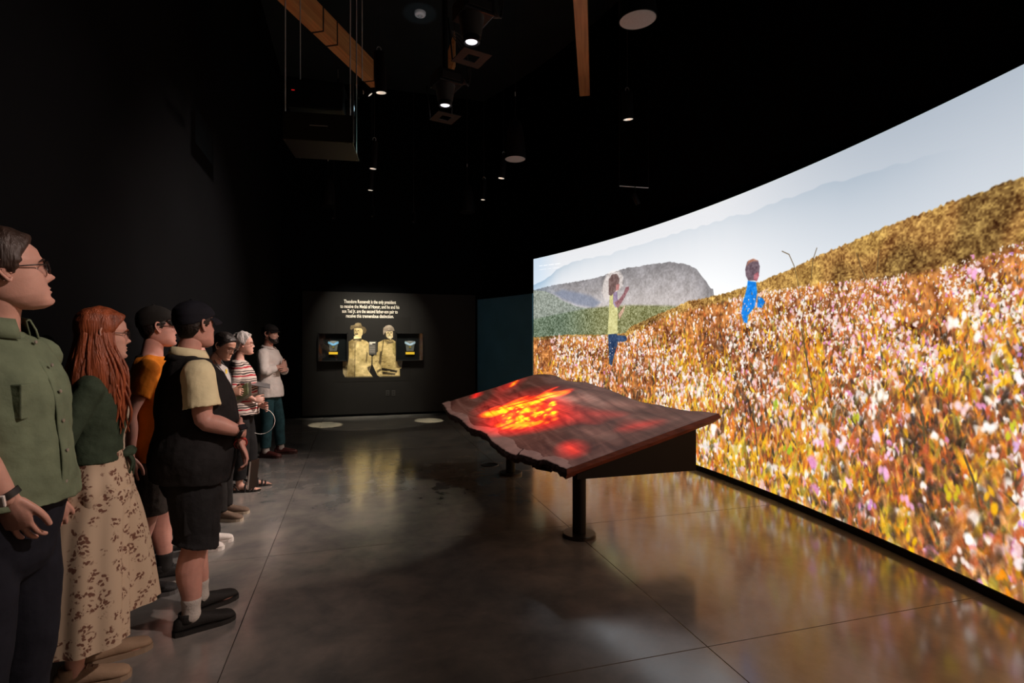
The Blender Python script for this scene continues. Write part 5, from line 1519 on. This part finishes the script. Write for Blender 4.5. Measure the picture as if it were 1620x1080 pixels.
        return link(name, remesh(bm, max(s.vox, .0075), 3, fold), m, s.root)
    def shoes(s, m, sole, name='shoe', high=.075, lace=None, sock=None, sock_h=.17):
        for sd in (1, -1):
            fx, fy, an = s.feet[sd]; an = math.radians(an)
            M = Matrix.Translation((fx, fy, 0)) @ Matrix.Rotation(an, 4, 'Z')
            bm = bmesh.new()
            rows = []
            for x, w, zt in ((-.098, .012, .050), (-.092, .030, .075), (-.07, .038, .092), (-.03, .041, .098), (.01, .042, .094), (.05, .045, .088), (.09, .050, .076), (.13, .052, .066), (.165, .048, .058), (.188, .034, .048), (.198, .014, .036)):
                ring = []
                for k in range(16):
                    a = 2 * math.pi * k / 16
                    y = w * math.copysign(abs(math.cos(a)) ** .8, math.cos(a)); z = .018 + (zt - .018) * (.5 + .5 * math.copysign(abs(math.sin(a)) ** .8, math.sin(a)))
                    yy = y * (1 - .32 * max(0, (z - .03) / .08))
                    ring.append(bm.verts.new(M @ Vector((x, yy + sd * .004 * (x > .1), z))))
                rows.append(ring)
            for a, b in zip(rows, rows[1:]):
                for k in range(16): bm.faces.new((a[k], a[(k + 1) % 16], b[(k + 1) % 16], b[k]))
            bm.faces.new(rows[0]); bm.faces.new(rows[-1])
            tube(bm, [M @ Vector((-.035, 0, .06)), M @ Vector((-.035, 0, high + .03))], [.043, .041], n=18, sub=3, caps=('flat', 'cup'), wall=.006, cup=.02)
            sh = bm_obj(name, bm, m, s.root, smooth=True)
            bm = bmesh.new(); ol = []
            for x, w in ((-.102, .014), (-.094, .032), (-.06, .041), (0, .044), (.06, .049), (.12, .055), (.165, .050), (.192, .034), (.203, .014)):
                ol.append((x, w))
            pl = [(x, w) for x, w in ol] + [(x, -w) for x, w in ol[::-1]]
            vs = prism(bm, pl, 0.0, .024)
            bmesh.ops.transform(bm, matrix=M, verts=vs)
            bm_obj('sole', bm, sole, sh)
            if lace is not None:
                bm = bmesh.new()
                for k in range(4):
                    x = .03 + .022 * k; z = .090 - .0095 * k
                    tube(bm, [M @ Vector((x, -.018, z)), M @ Vector((x + .004, 0, z + .008)), M @ Vector((x, .018, z))], [.003] * 3, n=6, sub=3)
                bm_obj('laces', bm, lace, sh, smooth=True)
            if sock is not None:
                lp = s.leg_pts(sd); A = lp[4] + Vector((0, 0, -.015)); t = (sock_h - lp[4].z) / (lp[3].z - lp[4].z); B = lp[4].lerp(lp[3], max(.02, t))
                mk_tube('sock', sock, s.root, [A, A.lerp(B, .5), B], [.047, .044, .049], n=18, sub=4)
    def watch(s, sd, strap, face, r=.030, back=.02):
        S, E, Wp = s.arm[sd]; d = (Wp - E).normalized(); c = Wp - d * back
        q = d.to_track_quat('Z', 'X').to_matrix().to_4x4()
        M = Matrix.Translation(c) @ q
        o = mk_lathe('wristband', strap, s.root, [(r, -.010), (r + .0045, -.009), (r + .0045, .009), (r, .010), (r, -.010)], 24, M)
        if face is not None:
            bk = Vector(s.hand_back.get(sd, Vector((0, sd, 0)))); bk = (bk - d * bk.dot(d)).normalized()
            M2 = Matrix.Translation(c + bk * (r + .002)) @ bk.to_track_quat('Z', 'X').to_matrix().to_4x4()
            bm = bmesh.new(); box(bm, -.017, .017, -.019, .019, -.002, .008, .004); bmesh.ops.transform(bm, matrix=M2, verts=bm.verts)
            bm_obj('watch_face', bm, face, o)
        return o
# ---------------------------------------------------------------- the row of visitors
SK_FAIR = skin_mat('fair_skin', (0.60, 0.34, 0.27, 1)); SK_RUDDY = skin_mat('ruddy_skin', (0.62, 0.33, 0.27, 1)); SK_TAN = skin_mat('tan_skin', (0.44, 0.24, 0.17, 1))
hair_brown = mat('dark_brown_hair', (0.035, 0.020, 0.014, 1), 0.5, var=0.4, vscale=30, bump=0.6, bscale=90, stretch=(1, 1, .2))
hair_red = mat('long_copper_hair', (0.30, 0.075, 0.028, 1), 0.42, var=0.5, vscale=26, bump=0.6, bscale=110, stretch=(1.5, 1.5, .15))
hair_grey = mat('short_grey_hair', (0.46, 0.44, 0.43, 1), 0.55, var=0.35, vscale=40, bump=0.8, bscale=70, stretch=(1, 1, .35))
hair_black = mat('black_hair', (0.012, 0.009, 0.008, 1), 0.45, var=0.3, vscale=30, bump=0.5, bscale=90)

def arm_px(P, el, ely, wr, wry):
    return P.L(plane_y(el[0], el[1], ely)), P.L(plane_y(wr[0], wr[1], wry))
def set_arm(P, sd, el, ely, wr, wry):
    S = P.arm[sd][0]
    E, Wp = arm_px(P, el, ely, wr, wry)
    P.arm[sd] = (S, E, Wp)

# -- tall man in the olive shirt (nearest)
A1 = Person('tall man in olive green shirt and glasses looking up, nearest the camera', (-1.15, 2.228), -8, 1.945, SK_FAIR, head_yaw=44, head_pitch=13, girth=1.06, belly=.05, voxel=.0065, head_fwd=.045, curl=(.4, .3))
set_arm(A1, -1, (-66, 690), 2.0, (12, 788), 2.055)
A1.hand_dir[-1] = Vector((.10, .28, -1)); A1.hand_back[-1] = Vector((.15, -1, -.3))
A1.arm[1] = (A1.arm[1][0], Vector((-.12, .25, 1.12)), Vector((-.12, .25, .90)))
A1.body()
olive = fabric('olive_cotton', (0.15, 0.195, 0.125, 1), bump=.5)
A1.top('shirt', olive, .955, .86, .020, .020, flare=.03)
A1.collar(olive, h=.044, r=.074)
bm = bmesh.new()
pl = []
for z in (.965, 1.06, 1.15, 1.24, 1.32, 1.39, 1.44):
    a, b, cx = A1.torso(z); k = .020 + .03 * max(0, (1.1 - z) / .3)
    pl.append((cx + b + k * (1 if z < 1.43 else .4) + .002, -.004, z))
tube(bm, pl, [(.017, .005)] * len(pl), side=(0, 1, 0), n=10, sub=4)
pk = bm_obj('button_placket', bm, olive, A1.root, smooth=True)
btn = mat('shirt_button', (0.25, 0.24, 0.2, 1), 0.4)
for p in pl[:-1]:
    mk_lathe('button', btn, pk, [(.006, 0), (.005, .003), (0, .003)], 10, Matrix.Translation((p[0] + .004, p[1], p[2] + .03)) @ Matrix.Rotation(math.radians(90), 4, 'Y'))
mk_box('breast_pocket', olive, A1.root, .118, .150, -.125, -.055, 1.20, 1.30, .004)
A1.pants('trousers', fabric('dark_navy_chinos', (0.012, 0.014, 0.022, 1)), 1.03, .07, loose=1.05)
A1.shoes(mat('dark_leather_shoe', (0.02, 0.014, 0.01, 1), .4), sole_black)
A1.hair(hair_brown, thick=.014, rough=.008, top=.010)
A1.brows(hair_brown); A1.glasses()
A1.watch(-1, mat('black_strap', (0.01, 0.01, 0.01, 1), .5), mat('steel_watch_face', (0.80, 0.79, 0.77, 1), .35, .2), r=.031, back=.012)

# -- red-haired woman
A2 = Person('woman with long copper hair, glasses and cream floral culottes', (-1.185, 3.03), 16, 1.73, SK_FAIR, True, head_yaw=15, head_pitch=0, voxel=.0065, head_fwd=.035, feet={1: (.03, .11, 8), -1: (-.05, -.09, -4)})
A2.arm[-1] = (A2.arm[-1][0], Vector((-.10, -.205, 1.14)), Vector((-.11, -.19, .90)))
A2.arm[1] = (A2.arm[1][0], Vector((-.08, .20, 1.13)), Vector((-.12, .20, .89)))
A2.body(bare_legs=True)
dkgreen = fabric('dark_green_overshirt', (0.040, 0.062, 0.040, 1), bump=.5)
A2.top('overshirt', dkgreen, 1.03, 1.75, .018, .020)
A2.collar(dkgreen, h=.03, r=.068)
cream_lace = mat('cream_camisole', (0.50, 0.42, 0.33, 1), .8, var=.2, vscale=60, bump=.4, bscale=90)
pl = []
for z in (1.05, 1.12, 1.2, 1.28, 1.36, 1.42):
    a, b, cx = A2.torso(z); pl.append((cx + b + .016, 0, z))
mk_tube('camisole', cream_lace, A2.root, pl, [(.018, .006), (.026, .006), (.032, .006), (.036, .006), (.038, .006), (.036, .005)], side=(0, 1, 0), n=12, sub=4)
bm = bmesh.new()
a, b, cx = A2.torso(1.05)
kx = cx + b + .03
tube(bm, [(kx - .01, -.03, 1.05), (kx + .012, 0, 1.06), (kx - .01, .03, 1.05)], [.018, .026, .018], n=12, sub=4)
tube(bm, [(kx, .008, 1.05), (kx + .022, .03, 1.0), (kx + .018, .045, .93)], [(.012, .01), (.026, .008), (.016, .005)], side=(0, 1, 0), n=10, sub=4)
tube(bm, [(kx, -.01, 1.05), (kx + .020, -.03, 1.01), (kx + .010, -.05, .96)], [(.012, .01), (.022, .008), (.014, .005)], side=(0, 1, 0), n=10, sub=4)
bm_obj('tied_knot', bm, dkgreen, A2.root, smooth=True)

def floral():
    m, nt, b = new_mat('cream_floral_cloth')
    N, L = nt.nodes, nt.links
    tc = N.new('ShaderNodeTexCoord')
    nzd = N.new('ShaderNodeTexNoise'); nzd.inputs['Scale'].default_value = 26; nzd.inputs['Detail'].default_value = 3
    L.new(tc.outputs['Object'], nzd.inputs['Vector'])
    mx = N.new('ShaderNodeVectorMath'); mx.operation = 'MULTIPLY_ADD'
    mx.inputs[1].default_value = (.045, .045, .045)
    L.new(nzd.outputs['Color'], mx.inputs[0]); L.new(tc.outputs['Object'], mx.inputs[2])
    v = N.new('ShaderNodeTexVoronoi'); v.inputs['Scale'].default_value = 17; v.inputs['Randomness'].default_value = .8
    L.new(mx.outputs[0], v.inputs['Vector'])
    v2 = N.new('ShaderNodeTexVoronoi'); v2.inputs['Scale'].default_value = 62
    L.new(mx.outputs[0], v2.inputs['Vector'])
    r1 = N.new('ShaderNodeMapRange'); r1.inputs[1].default_value = .40; r1.inputs[2].default_value = .52; r1.inputs[3].default_value = 1; r1.inputs[4].default_value = 0
    L.new(v.outputs['Distance'], r1.inputs[0])
    r2 = N.new('ShaderNodeMapRange'); r2.inputs[1].default_value = .42; r2.inputs[2].default_value = .54; r2.inputs[3].default_value = 1; r2.inputs[4].default_value = 0
    L.new(v2.outputs['Distance'], r2.inputs[0])
    ml = N.new('ShaderNodeMath'); ml.operation = 'MULTIPLY'; L.new(r1.outputs[0], ml.inputs[0]); L.new(r2.outputs[0], ml.inputs[1])
    mc = N.new('ShaderNodeMix'); mc.data_type = 'RGBA'; L.new(ml.outputs[0], mc.inputs[0])
    mc.inputs[6].default_value = (.56, .45, .33, 1); mc.inputs[7].default_value = (.17, .085, .06, 1)
    L.new(mc.outputs[2], b.inputs['Base Color']); b.inputs['Roughness'].default_value = .85; b.inputs['Specular IOR Level'].default_value = .2
    return m
flor = floral()
bm = bmesh.new()
def pleat_loft(bm, secs, folds, amp, n=72, ph=0.0):
    rows = []
    for (c, a, b, k) in secs:
        rows.append([bm.verts.new(Vector(c) + Vector((b * (1 + amp * k * math.sin(folds * 2 * math.pi * j / n + ph + 1.5 * math.sin(4 * math.pi * j / n))) * math.cos(2 * math.pi * j / n), a * (1 + amp * k * math.sin(folds * 2 * math.pi * j / n + ph)) * math.sin(2 * math.pi * j / n), 0))) for j in range(n)])
    for p, q in zip(rows, rows[1:]):
        for j in range(n): bm.faces.new((p[j], p[(j + 1) % n], q[(j + 1) % n], q[j]))
    bm.faces.new(rows[0][::-1])
a, b, cx = A2.torso(1.05)
secs = [((cx, 0, 1.075), a + .014, b + .014, 0), ((cx, 0, 1.0), .165, .130, .4), ((cx, 0, .92), .195, .150, .8), ((cx, 0, .84), .190, .148, .8), ((cx, 0, .76), .165, .115, .5)]
def resamp(secs, k=4):
    R_ = catmull([tuple(c) + (a, b, q) for c, a, b, q in secs], k); return [((r[0], r[1], r[2]), r[3], r[4], max(0, r[5])) for r in R_]
pleat_loft(bm, resamp(secs), 11, .05)
for sd, dx, zc, ph in ((1, .10, .27, 0.4), (-1, -.02, .205, 2.0)):
    secs = [((0.01, sd * .085, .90), .10, .135, .5), ((dx * .4, sd * .095, .74), .115, .145, 1), ((dx * .75, sd * .11, .52), .125, .15, 1.1), ((dx, sd * .12, zc), .135, .158, 1.2)]
    pleat_loft(bm, resamp(secs, 6), 8, .055, ph=ph)
o = bm_obj('culottes', bm, flor, A2.root, smooth=True)
A2.shoes(mat('tan_suede_shoe', (0.33, 0.23, 0.15, 1), .8, bump=.2), mat('tan_sole', (0.30, 0.22, 0.15, 1), .7), lace=mat('tan_lace', (0.25, 0.17, 0.11, 1), .8))
hb = bmesh.new()
sh_ = shell(A2.hg, HAIR_BOB, .016, A2.HM, .006, 4, top_extra=.004)
tm = bpy.data.meshes.new('t'); bmesh.ops.recalc_face_normals(sh_, faces=sh_.faces); sh_.to_mesh(tm); sh_.free(); add_mesh(hb, tm)
rh = random.Random(5)
for sd in (1, -1):
    R_ = lambda x, y, z: A2.HM @ Vector((x, sd * y, z))
    D_ = lambda p, x, y, z: p + Vector((x, sd * y, z))
    a0 = R_(-.02, .066, .02)
    tube(hb, [a0, D_(a0, -.01, .01, -.10), D_(a0, .01, .02, -.20), D_(a0, .025, .022, -.30), D_(a0, .035, .018, -.41)], [(.05, .022), (.060, .032), (.068, .038), (.066, .036), (.042, .020)], side=(1, 0, 0), n=16, sub=4)
a0 = A2.HM @ Vector((-.06, 0, .0))
tube(hb, [a0, a0 + Vector((-.012, 0, -.12)), a0 + Vector((-.03, 0, -.24)), a0 + Vector((-.035, 0, -.40))], [(.075, .045), (.090, .055), (.105, .05), (.085, .025)], side=(0, 1, 0), n=18, sub=4)
for k in range(230):
    an = math.radians(rh.uniform(68, 180)) * (1 if k % 2 else -1)
    zz = rh.uniform(-.02, .07)
    r0 = A2.HM @ Vector((-.008 + .094 * math.cos(an) * .98, .080 * math.sin(an), zz))
    out = Vector((math.cos(an), math.sin(an), 0))
    front = 1 if abs(math.degrees(an)) < 112 else 0
    L_ = rh.uniform(.34, .47)
    p1 = r0 + Vector((0, 0, -.09)) + out * rh.uniform(.006, .02)
    p2 = r0 + Vector((.035 * front + rh.uniform(-.012, .012), 0, -.20)) + out * rh.uniform(.022, .038)
    p3 = r0 + Vector((.05 * front + rh.uniform(-.016, .016), 0, -.20 - (L_ - .2) * .6)) + out * rh.uniform(.022, .042) + Vector((rh.uniform(-.008, .008), rh.uniform(-.008, .008), 0))
    p4 = r0 + Vector((.045 * front + rh.uniform(-.014, .014), 0, -L_)) + out * rh.uniform(.012, .034)
    tube(hb, [r0 + Vector((0, 0, .02)) - out * .01, r0, p1, p2, p3, p4], [.003, .0055, .0068, .0072, .0062, .002], side=(-math.sin(an), math.cos(an), 0), n=7, sub=3)
bm_obj('long_hair', hb, hair_red, A2.root, smooth=True)
A2.brows(hair_red); A2.glasses(big=.95)

# -- man in the orange T-shirt with dark cap
A3 = Person('man in orange T-shirt, dark cap and shorts behind the man in the black vest', (-1.235, 3.98), 8, 1.79, SK_RUDDY, head_yaw=20, head_pitch=4, girth=1.12, belly=.05, voxel=.007, head_fwd=.03, feet={1: (.06, .11, 6), -1: (-.05, -.10, -6)})
A3.arm[-1] = (A3.arm[-1][0], Vector((-.08, -.25, 1.13)), Vector((-.08, -.24, .87)))
A3.body(bare_legs=True)
A3.top('t_shirt', fabric('orange_cotton', (0.70, 0.22, 0.015, 1), .1, .3), .80, .62, .018, .016)
A3.collar(fabric('black_rib_neck', (0.015, 0.013, 0.012, 1)), h=.010, r=.066, tilt=.014, z=1.450)
A3.pants('shorts', fabric('dark_grey_mottled_shorts', (0.055, 0.05, 0.046, 1), .7, .5, vscale=9), 1.0, .50, loose=1.28, flare=.01)
A3.shoes(mat('black_trainer_mesh', (0.012, 0.012, 0.013, 1), .7, bump=.3, bscale=120), mat('dark_grey_sole', (0.10, 0.10, 0.10, 1), .6), sock=mat('black_sock', (0.012, 0.012, 0.012, 1), .9), sock_h=.16, lace=sole_black)
A3.hair(hair_black, HAIR_SHORT, .008, .004)
A3.cap(fabric('black_cap_cloth', (0.014, 0.013, 0.012, 1), .2, .2), .06)
A3.glasses(); A3.brows(hair_black)

# -- man in black vest and cream polo
A4 = Person('man in black vest and cream polo with dark cap, standing forward of the row', (-.885, 3.43), 26, 1.79, SK_RUDDY, head_yaw=26, head_pitch=4, girth=1.24, belly=.08, voxel=.0065, shoulder=.205, head_fwd=.035, feet={1: (.09, .115, 14), -1: (.0, -.10, 0)}, curl=(.55, .55))
set_arm(A4, -1, (322, 664), 3.21, (381, 683), 3.26)
set_arm(A4, 1, (360, 650), 3.62, (381, 702), 3.36)
A4.hand_dir[-1] = Vector((.5, 1, -.05)); A4.hand_back[-1] = Vector((1, -.6, .1))
A4.hand_dir[1] = Vector((.30, -.25, -1)); A4.hand_back[1] = Vector((1, -.2, .4))
A4.body(bare_legs=True)
polo = fabric('cream_polo_cotton', (0.80, 0.74, 0.47, 1), .08, .3)
A4.top('polo_shirt', polo, .92, .74, .014, .016, sleeve_r=1.16, sleeve_flare=.012)
A4.collar(polo, h=.042, r=.075, z=1.474)
vest = fabric('black_vest_cloth', (0.016, 0.016, 0.017, 1), .2, .4)
A4.top('vest', vest, .79, 0, .034, .018, flare=.008, neck_z=1.475)
A4.collar(vest, h=.020, r=.090, z=1.456, name='vest_collar')
A4.pants('cargo_shorts', fabric('black_cargo_cloth', (0.017, 0.018, 0.020, 1), .2, .5), .99, .455, loose=1.26, flare=.012)
for sd in (-1, 1):
    c = A4.leg_pts(sd)[2] + Vector((-.01, sd * .100, .12))
    mk_box('cargo_pocket', vest, A4.root, c.x - .07, c.x + .07, min(c.y, c.y - sd * .03), max(c.y, c.y - sd * .03), c.z - .08, c.z + .08, .008)
A4.shoes(mat('black_knit_shoe', (0.009, 0.009, 0.009, 1), .75, bump=.3, bscale=140), sole_black, sock=mat('pale_grey_sock', (0.55, 0.53, 0.50, 1), .9, bump=.4, bscale=90), sock_h=.165)
A4.hair(hair_black, HAIR_SHORT, .009, .005)
A4.cap(fabric('navy_black_cap', (0.010, 0.011, 0.017, 1), .2, .2), .062, droop=.020)
A4.brows(hair_brown)
A4.watch(-1, mat('black_silicone_strap', (0.01, 0.01, 0.01, 1), .4), mat('dark_watch_glass', (0.02, 0.02, 0.025, 1), .1), r=.033, back=.004)
A4.watch(1, mat('red_wristband', (0.55, 0.06, 0.05, 1), .5), None, r=.031, back=.012)
# the dark slim book in his hanging hand
hc = plane_y(401, 748, 3.33)
o = thing('slim_dark_book', 'slim black book with pale page edge held low by the man in the black vest', 'book', hc)
o.rotation_euler = (math.radians(4), math.radians(4), math.radians(76))
mk_box('cover', mat('black_book_cover', (0.012, 0.012, 0.013, 1), .4), o, -.055, .050, -.006, .006, -.085, .075, .002)
mk_box('pages', mat('pale_page_edges', (0.55, 0.52, 0.48, 1), .7), o, -.058, .046, -.004, .004, -.081, .071, .001)

# -- hidden visitor between vest man and the woman with papers (only white shoes show)
A8 = Person('visitor hidden behind the man in the black vest, white trainers showing', (-1.20, 4.64), 2, 1.60, SK_FAIR, head_yaw=5, voxel=.010, feet={1: (.11, .10, 5), -1: (.07, -.07, -2)})
A8.body()
A8.top('shirt', fabric('charcoal_jersey', (0.02, 0.02, 0.022, 1)), .88, 1.7)
A8.pants('trousers', fabric('black_denim', (0.012, 0.012, 0.014, 1)), 1.0, .06)
A8.shoes(mat('white_canvas_shoe', (0.66, 0.63, 0.60, 1), .7), sole_white, lace=sole_white)
A8.hair(hair_brown); A8.brows(hair_brown)

# -- woman looking down at a paper map
A5 = Person('woman in pale grey shirt looking down, holding an open leaflet', (-1.195, 5.42), -14, 1.66, SK_TAN, True, head_yaw=-8, head_pitch=-22, voxel=.009, head_fwd=.05, feet={1: (.06, .10, 6), -1: (.10, -.09, -4)}, curl=(.7, .75))
set_arm(A5, -1, (338, 640), 5.22, (363, 622), 5.26)
set_arm(A5, 1, (350, 636), 5.62, (376, 616), 5.44)
A5.hand_dir[-1] = Vector((1, .25, .12)); A5.hand_back[-1] = Vector((.2, -1, .5))
A5.hand_dir[1] = Vector((.8, -.5, .1)); A5.hand_back[1] = Vector((.3, 1, .5))
A5.body()
A5.top('shirt', fabric('pale_grey_shirt', (0.42, 0.41, 0.40, 1), .1), .84, .7, .016, .014)
A5.pants('trousers', fabric('black_trousers', (0.014, 0.013, 0.013, 1)), 1.02, .07)
A5.shoes(mat('brown_suede_shoe', (0.13, 0.085, 0.06, 1), .8, bump=.2), mat('pale_crepe_sole', (0.42, 0.36, 0.28, 1), .7), lace=mat('brown_lace', (0.3, 0.22, 0.15, 1), .8))
A5.hair(hair_black, HAIR_BOB, .014, .004); A5.brows(hair_black); A5.glasses(mat('brown_frame', (0.10, 0.05, 0.03, 1), .3))
A5.watch(-1, mat('black_cord_bracelet', (0.01, 0.01, 0.01, 1), .6), None, r=.027, back=.02)
bm = bmesh.new()
lan = []
for sd in (1, -1):
    pts = []
    for z, y in ((1.49, .062), (1.42, .058), (1.34, .050), (1.24, .030), (1.14, .008)):
        a, b, cx = A5.torso(z); pts.append((cx + b * math.sqrt(max(0, 1 - (y / a) ** 2)) + .022 if z < 1.47 else .02, sd * y, z))
    tube(bm, pts, [(.008, .0025)] * 5, side=(0, 1, 0), n=8, sub=4)
la = bm_obj('lanyard', bm, mat('black_lanyard', (0.012, 0.012, 0.012, 1), .6), A5.root, smooth=True)
a, b, cx = A5.torso(1.12)
mk_box('name_tag', mat('yellow_tag', (0.75, 0.55, 0.05, 1), .5), la, cx + b + .022, cx + b + .027, -.012, .020, 1.385 - .02, 1.385 + .02, .002).location = (0.0, -.05, 0)
# leaflet
c = plane_y(374, 628, 5.33)
o = thing('open_leaflet', 'open pale leaflet held by the woman looking down', 'leaflet', c)
o.rotation_euler = (math.radians(38), math.radians(-24), math.radians(-6))
paper_m = mat('printed_paper', (0.40, 0.36, 0.31, 1), .7, var=.35, vscale=14)
paper_g = mat('green_printed_paper', (0.20, 0.24, 0.12, 1), .7, var=.4, vscale=18)
bm = bmesh.new()
for x0, x1, za, zb in ((-.15, 0, .02, 0), (0, .15, 0, .024)):
    vs = [bm.verts.new(p) for p in ((x0, -.1, za), (x1, -.1, zb), (x1, .1, zb), (x0, .1, za), (x0, -.1, za - .0015), (x1, -.1, zb - .0015), (x1, .1, zb - .0015), (x0, .1, za - .0015))]
    for f in ((0, 1, 2, 3), (7, 6, 5, 4), (0, 4, 5, 1), (1, 5, 6, 2), (2, 6, 7, 3), (3, 7, 4, 0)): bm.faces.new([vs[i] for i in f])
bm_obj('folded_sheet', bm, paper_m, o)
mk_box('printed_block', paper_g, o, .02, .13, -.08, .08, .018, .0225, 0).rotation_euler = (0, math.radians(-8.5), 0)

# -- grey-haired woman in the striped top
A6 = Person('grey-haired woman in red, white and black striped top with glasses', (-1.17, 6.36), 4, 1.665, SK_FAIR, True, head_yaw=4, head_pitch=3, girth=1.16, belly=.05, voxel=.009, head_fwd=.045, feet={1: (.12, .10, 6), -1: (.02, -.10, -4)}, curl=(.8, .8))
set_arm(A6, -1, (368, 614), 6.16, (402, 632), 6.18)
set_arm(A6, 1, (392, 622), 6.56, (412, 642), 6.32)
A6.hand_dir[-1] = Vector((1, .3, -.1)); A6.hand_back[-1] = Vector((.1, -1, .4))
A6.hand_dir[1] = Vector((.9, -.5, -.15)); A6.hand_back[1] = Vector((.3, 1, .3))
A6.body(bare_feet=True)
def striped():
    m, nt, b = new_mat('striped_jersey')
    N, L = nt.nodes, nt.links
    tc = N.new('ShaderNodeTexCoord'); sx = N.new('ShaderNodeSeparateXYZ'); L.new(tc.outputs['Object'], sx.inputs[0])
    nz = N.new('ShaderNodeTexNoise'); nz.inputs['Scale'].default_value = 7; L.new(tc.outputs['Object'], nz.inputs['Vector'])
    a = N.new('ShaderNodeMath'); a.operation = 'MULTIPLY_ADD'; a.inputs[1].default_value = .05; L.new(nz.outputs['Fac'], a.inputs[0]); L.new(sx.outputs[2], a.inputs[2])
    k = N.new('ShaderNodeMath'); k.operation = 'MULTIPLY'; k.inputs[1].default_value = 11.0; L.new(a.outputs[0], k.inputs[0])
    f = N.new('ShaderNodeMath'); f.operation = 'FRACT'; L.new(k.outputs[0], f.inputs[0])
    r = N.new('ShaderNodeValToRGB'); r.color_ramp.interpolation = 'CONSTANT'; e = r.color_ramp.elements
    e[0].position = 0; e[0].color = (.62, .55, .50, 1); e[1].position = .3; e[1].color = (.42, .02, .035, 1)
    for p, c in ((.47, (.62, .55, .50, 1)), (.6, (.03, .025, .028, 1)), (.74, (.60, .52, .46, 1)), (.88, (.10, .08, .08, 1))):
        q = e.new(p); q.color = c
    L.new(f.outputs[0], r.inputs[0]); L.new(r.outputs[0], b.inputs['Base Color']); b.inputs['Roughness'].default_value = .85
    return m
A6.top('striped_top', striped(), .86, 1.55, .018, .014, flare=.03)
A6.pants('trousers', fabric('black_slacks', (0.012, 0.012, 0.013, 1)), 1.0, .14, loose=1.1)
A6.hair(hair_grey, HAIR_SHORT, .020, .012, 7, .008); A6.brows(hair_grey); A6.glasses(mat('tortoise_frame', (0.16, 0.06, 0.03, 1), .3))
sand = mat('black_sandal', (0.014, 0.012, 0.012, 1), .5)
for sd in (1, -1):
    fx, fy, an = A6.feet[sd]; M = Matrix.Translation((fx, fy, 0)) @ Matrix.Rotation(math.radians(an), 4, 'Z')
    bm = bmesh.new()
    ol = ((-.085, .014), (-.078, .032), (-.04, .038), (.03, .040), (.10, .050), (.16, .048), (.195, .030), (.205, .012))
    vs = prism(bm, [(x, w) for x, w in ol] + [(x, -w) for x, w in ol[::-1]], 0, .018); bmesh.ops.transform(bm, matrix=M, verts=vs)
    so = bm_obj('sandal', bm, sand, A6.root)
    bm = bmesh.new()
    for x, h in ((.13, .046), (.095, .060), (.05, .082)):
        tube(bm, [M @ Vector((x, -.052, .012)), M @ Vector((x + .004, -.036, h * .8)), M @ Vector((x + .006, 0, h + .006)), M @ Vector((x + .004, .036, h * .8)), M @ Vector((x, .052, .012))], [(.010, .003)] * 5, side=(1, 0, 0), n=8, sub=4)
    tube(bm, [M @ Vector((-.01, -.046, .02)), M @ Vector((-.06, -.036, .075)), M @ Vector((-.085, 0, .085)), M @ Vector((-.06, .036, .075)), M @ Vector((-.01, .046, .02))], [(.007, .003)] * 5, side=(0, 0, 1), n=8, sub=4)
    bm_obj('strap', bm, sand, so, smooth=True)
c = plane_y(402, 606, 6.3)
o = thing('grey_brochure', 'grey brochure held flat by the grey-haired woman', 'brochure', c); o.rotation_euler = (math.radians(8), math.radians(14), math.radians(10))
mk_box('cover_sheet', mat('grey_glossy_paper', (0.16, 0.16, 0.165, 1), .3, var=.4, vscale=10), o, -.15, .16, -.11, .11, -.002, .002, 0)
mk_box('inner_sheet', paper_m, o, -.14, .15, -.10, .105, -.006, -.003, 0)
c = plane_y(413, 648, 6.24)
bm = bmesh.new()
pts = [c * 0 + Vector((.135 * math.sin(a) * 1.0, 0, -.12 + .135 * math.cos(a))) for a in np.linspace(.15, 3.6, 20)]
tube(bm, pts, [(.006, .003)] * 20, side=(0, 1, 0), n=8, sub=2)
o = bm_obj('white_wrist_strap', bm, mat('white_strap', (0.70, 0.68, 0.65, 1), .5), None, smooth=True); o.location = c
tag(o, 'thin white strap hanging in a loop from the hand of the grey-haired woman', 'strap')

# -- man in the white shirt with crossed arms
A7 = Person('bearded man in white shirt and teal jeans with folded arms, farthest visitor', (-1.13, 8.12), -16, 1.80, SK_FAIR, head_yaw=-6, head_pitch=2, voxel=.009, head_fwd=.03, feet={1: (.12, .13, 14), -1: (.02, -.10, -8)}, curl=(.3, .3))
A7.arm[-1] = (A7.arm[-1][0], Vector((.06, -.27, 1.15)), Vector((.205, -.05, 1.21)))
A7.arm[1] = (A7.arm[1][0], Vector((.09, .26, 1.14)), Vector((.225, .02, 1.16)))
A7.hand_dir[-1] = Vector((.1, 1, .25)); A7.hand_back[-1] = Vector((1, 0, .2))
A7.hand_dir[1] = Vector((.0, -1, .15)); A7.hand_back[1] = Vector((1, 0, .2))
A7.body()
white = fabric('white_linen', (0.80, 0.76, 0.73, 1), .06, .5)
A7.top('shirt', white, .80, 1.62, .022, .018, flare=.035, sleeve_r=1.1)
A7.collar(white, h=.018, r=.074)
A7.pants('jeans', fabric('teal_denim', (0.020, 0.062, 0.075, 1), .3), 1.0, .13, loose=.98)
A7.shoes(mat('dark_red_leather', (0.075, 0.018, 0.016, 1), .45), mat('dark_red_sole', (0.04, 0.012, 0.01, 1), .6), high=.09, sock=mat('pale_sock', (0.42, 0.38, 0.36, 1), .9), sock_h=.19)
A7.hair(hair_black, HAIR_SHORT, .010, .004); A7.beard(hair_black); A7.brows(hair_black)
A7.cap(fabric('black_beanie_cap', (0.012, 0.011, 0.011, 1), .2, .3), .035)
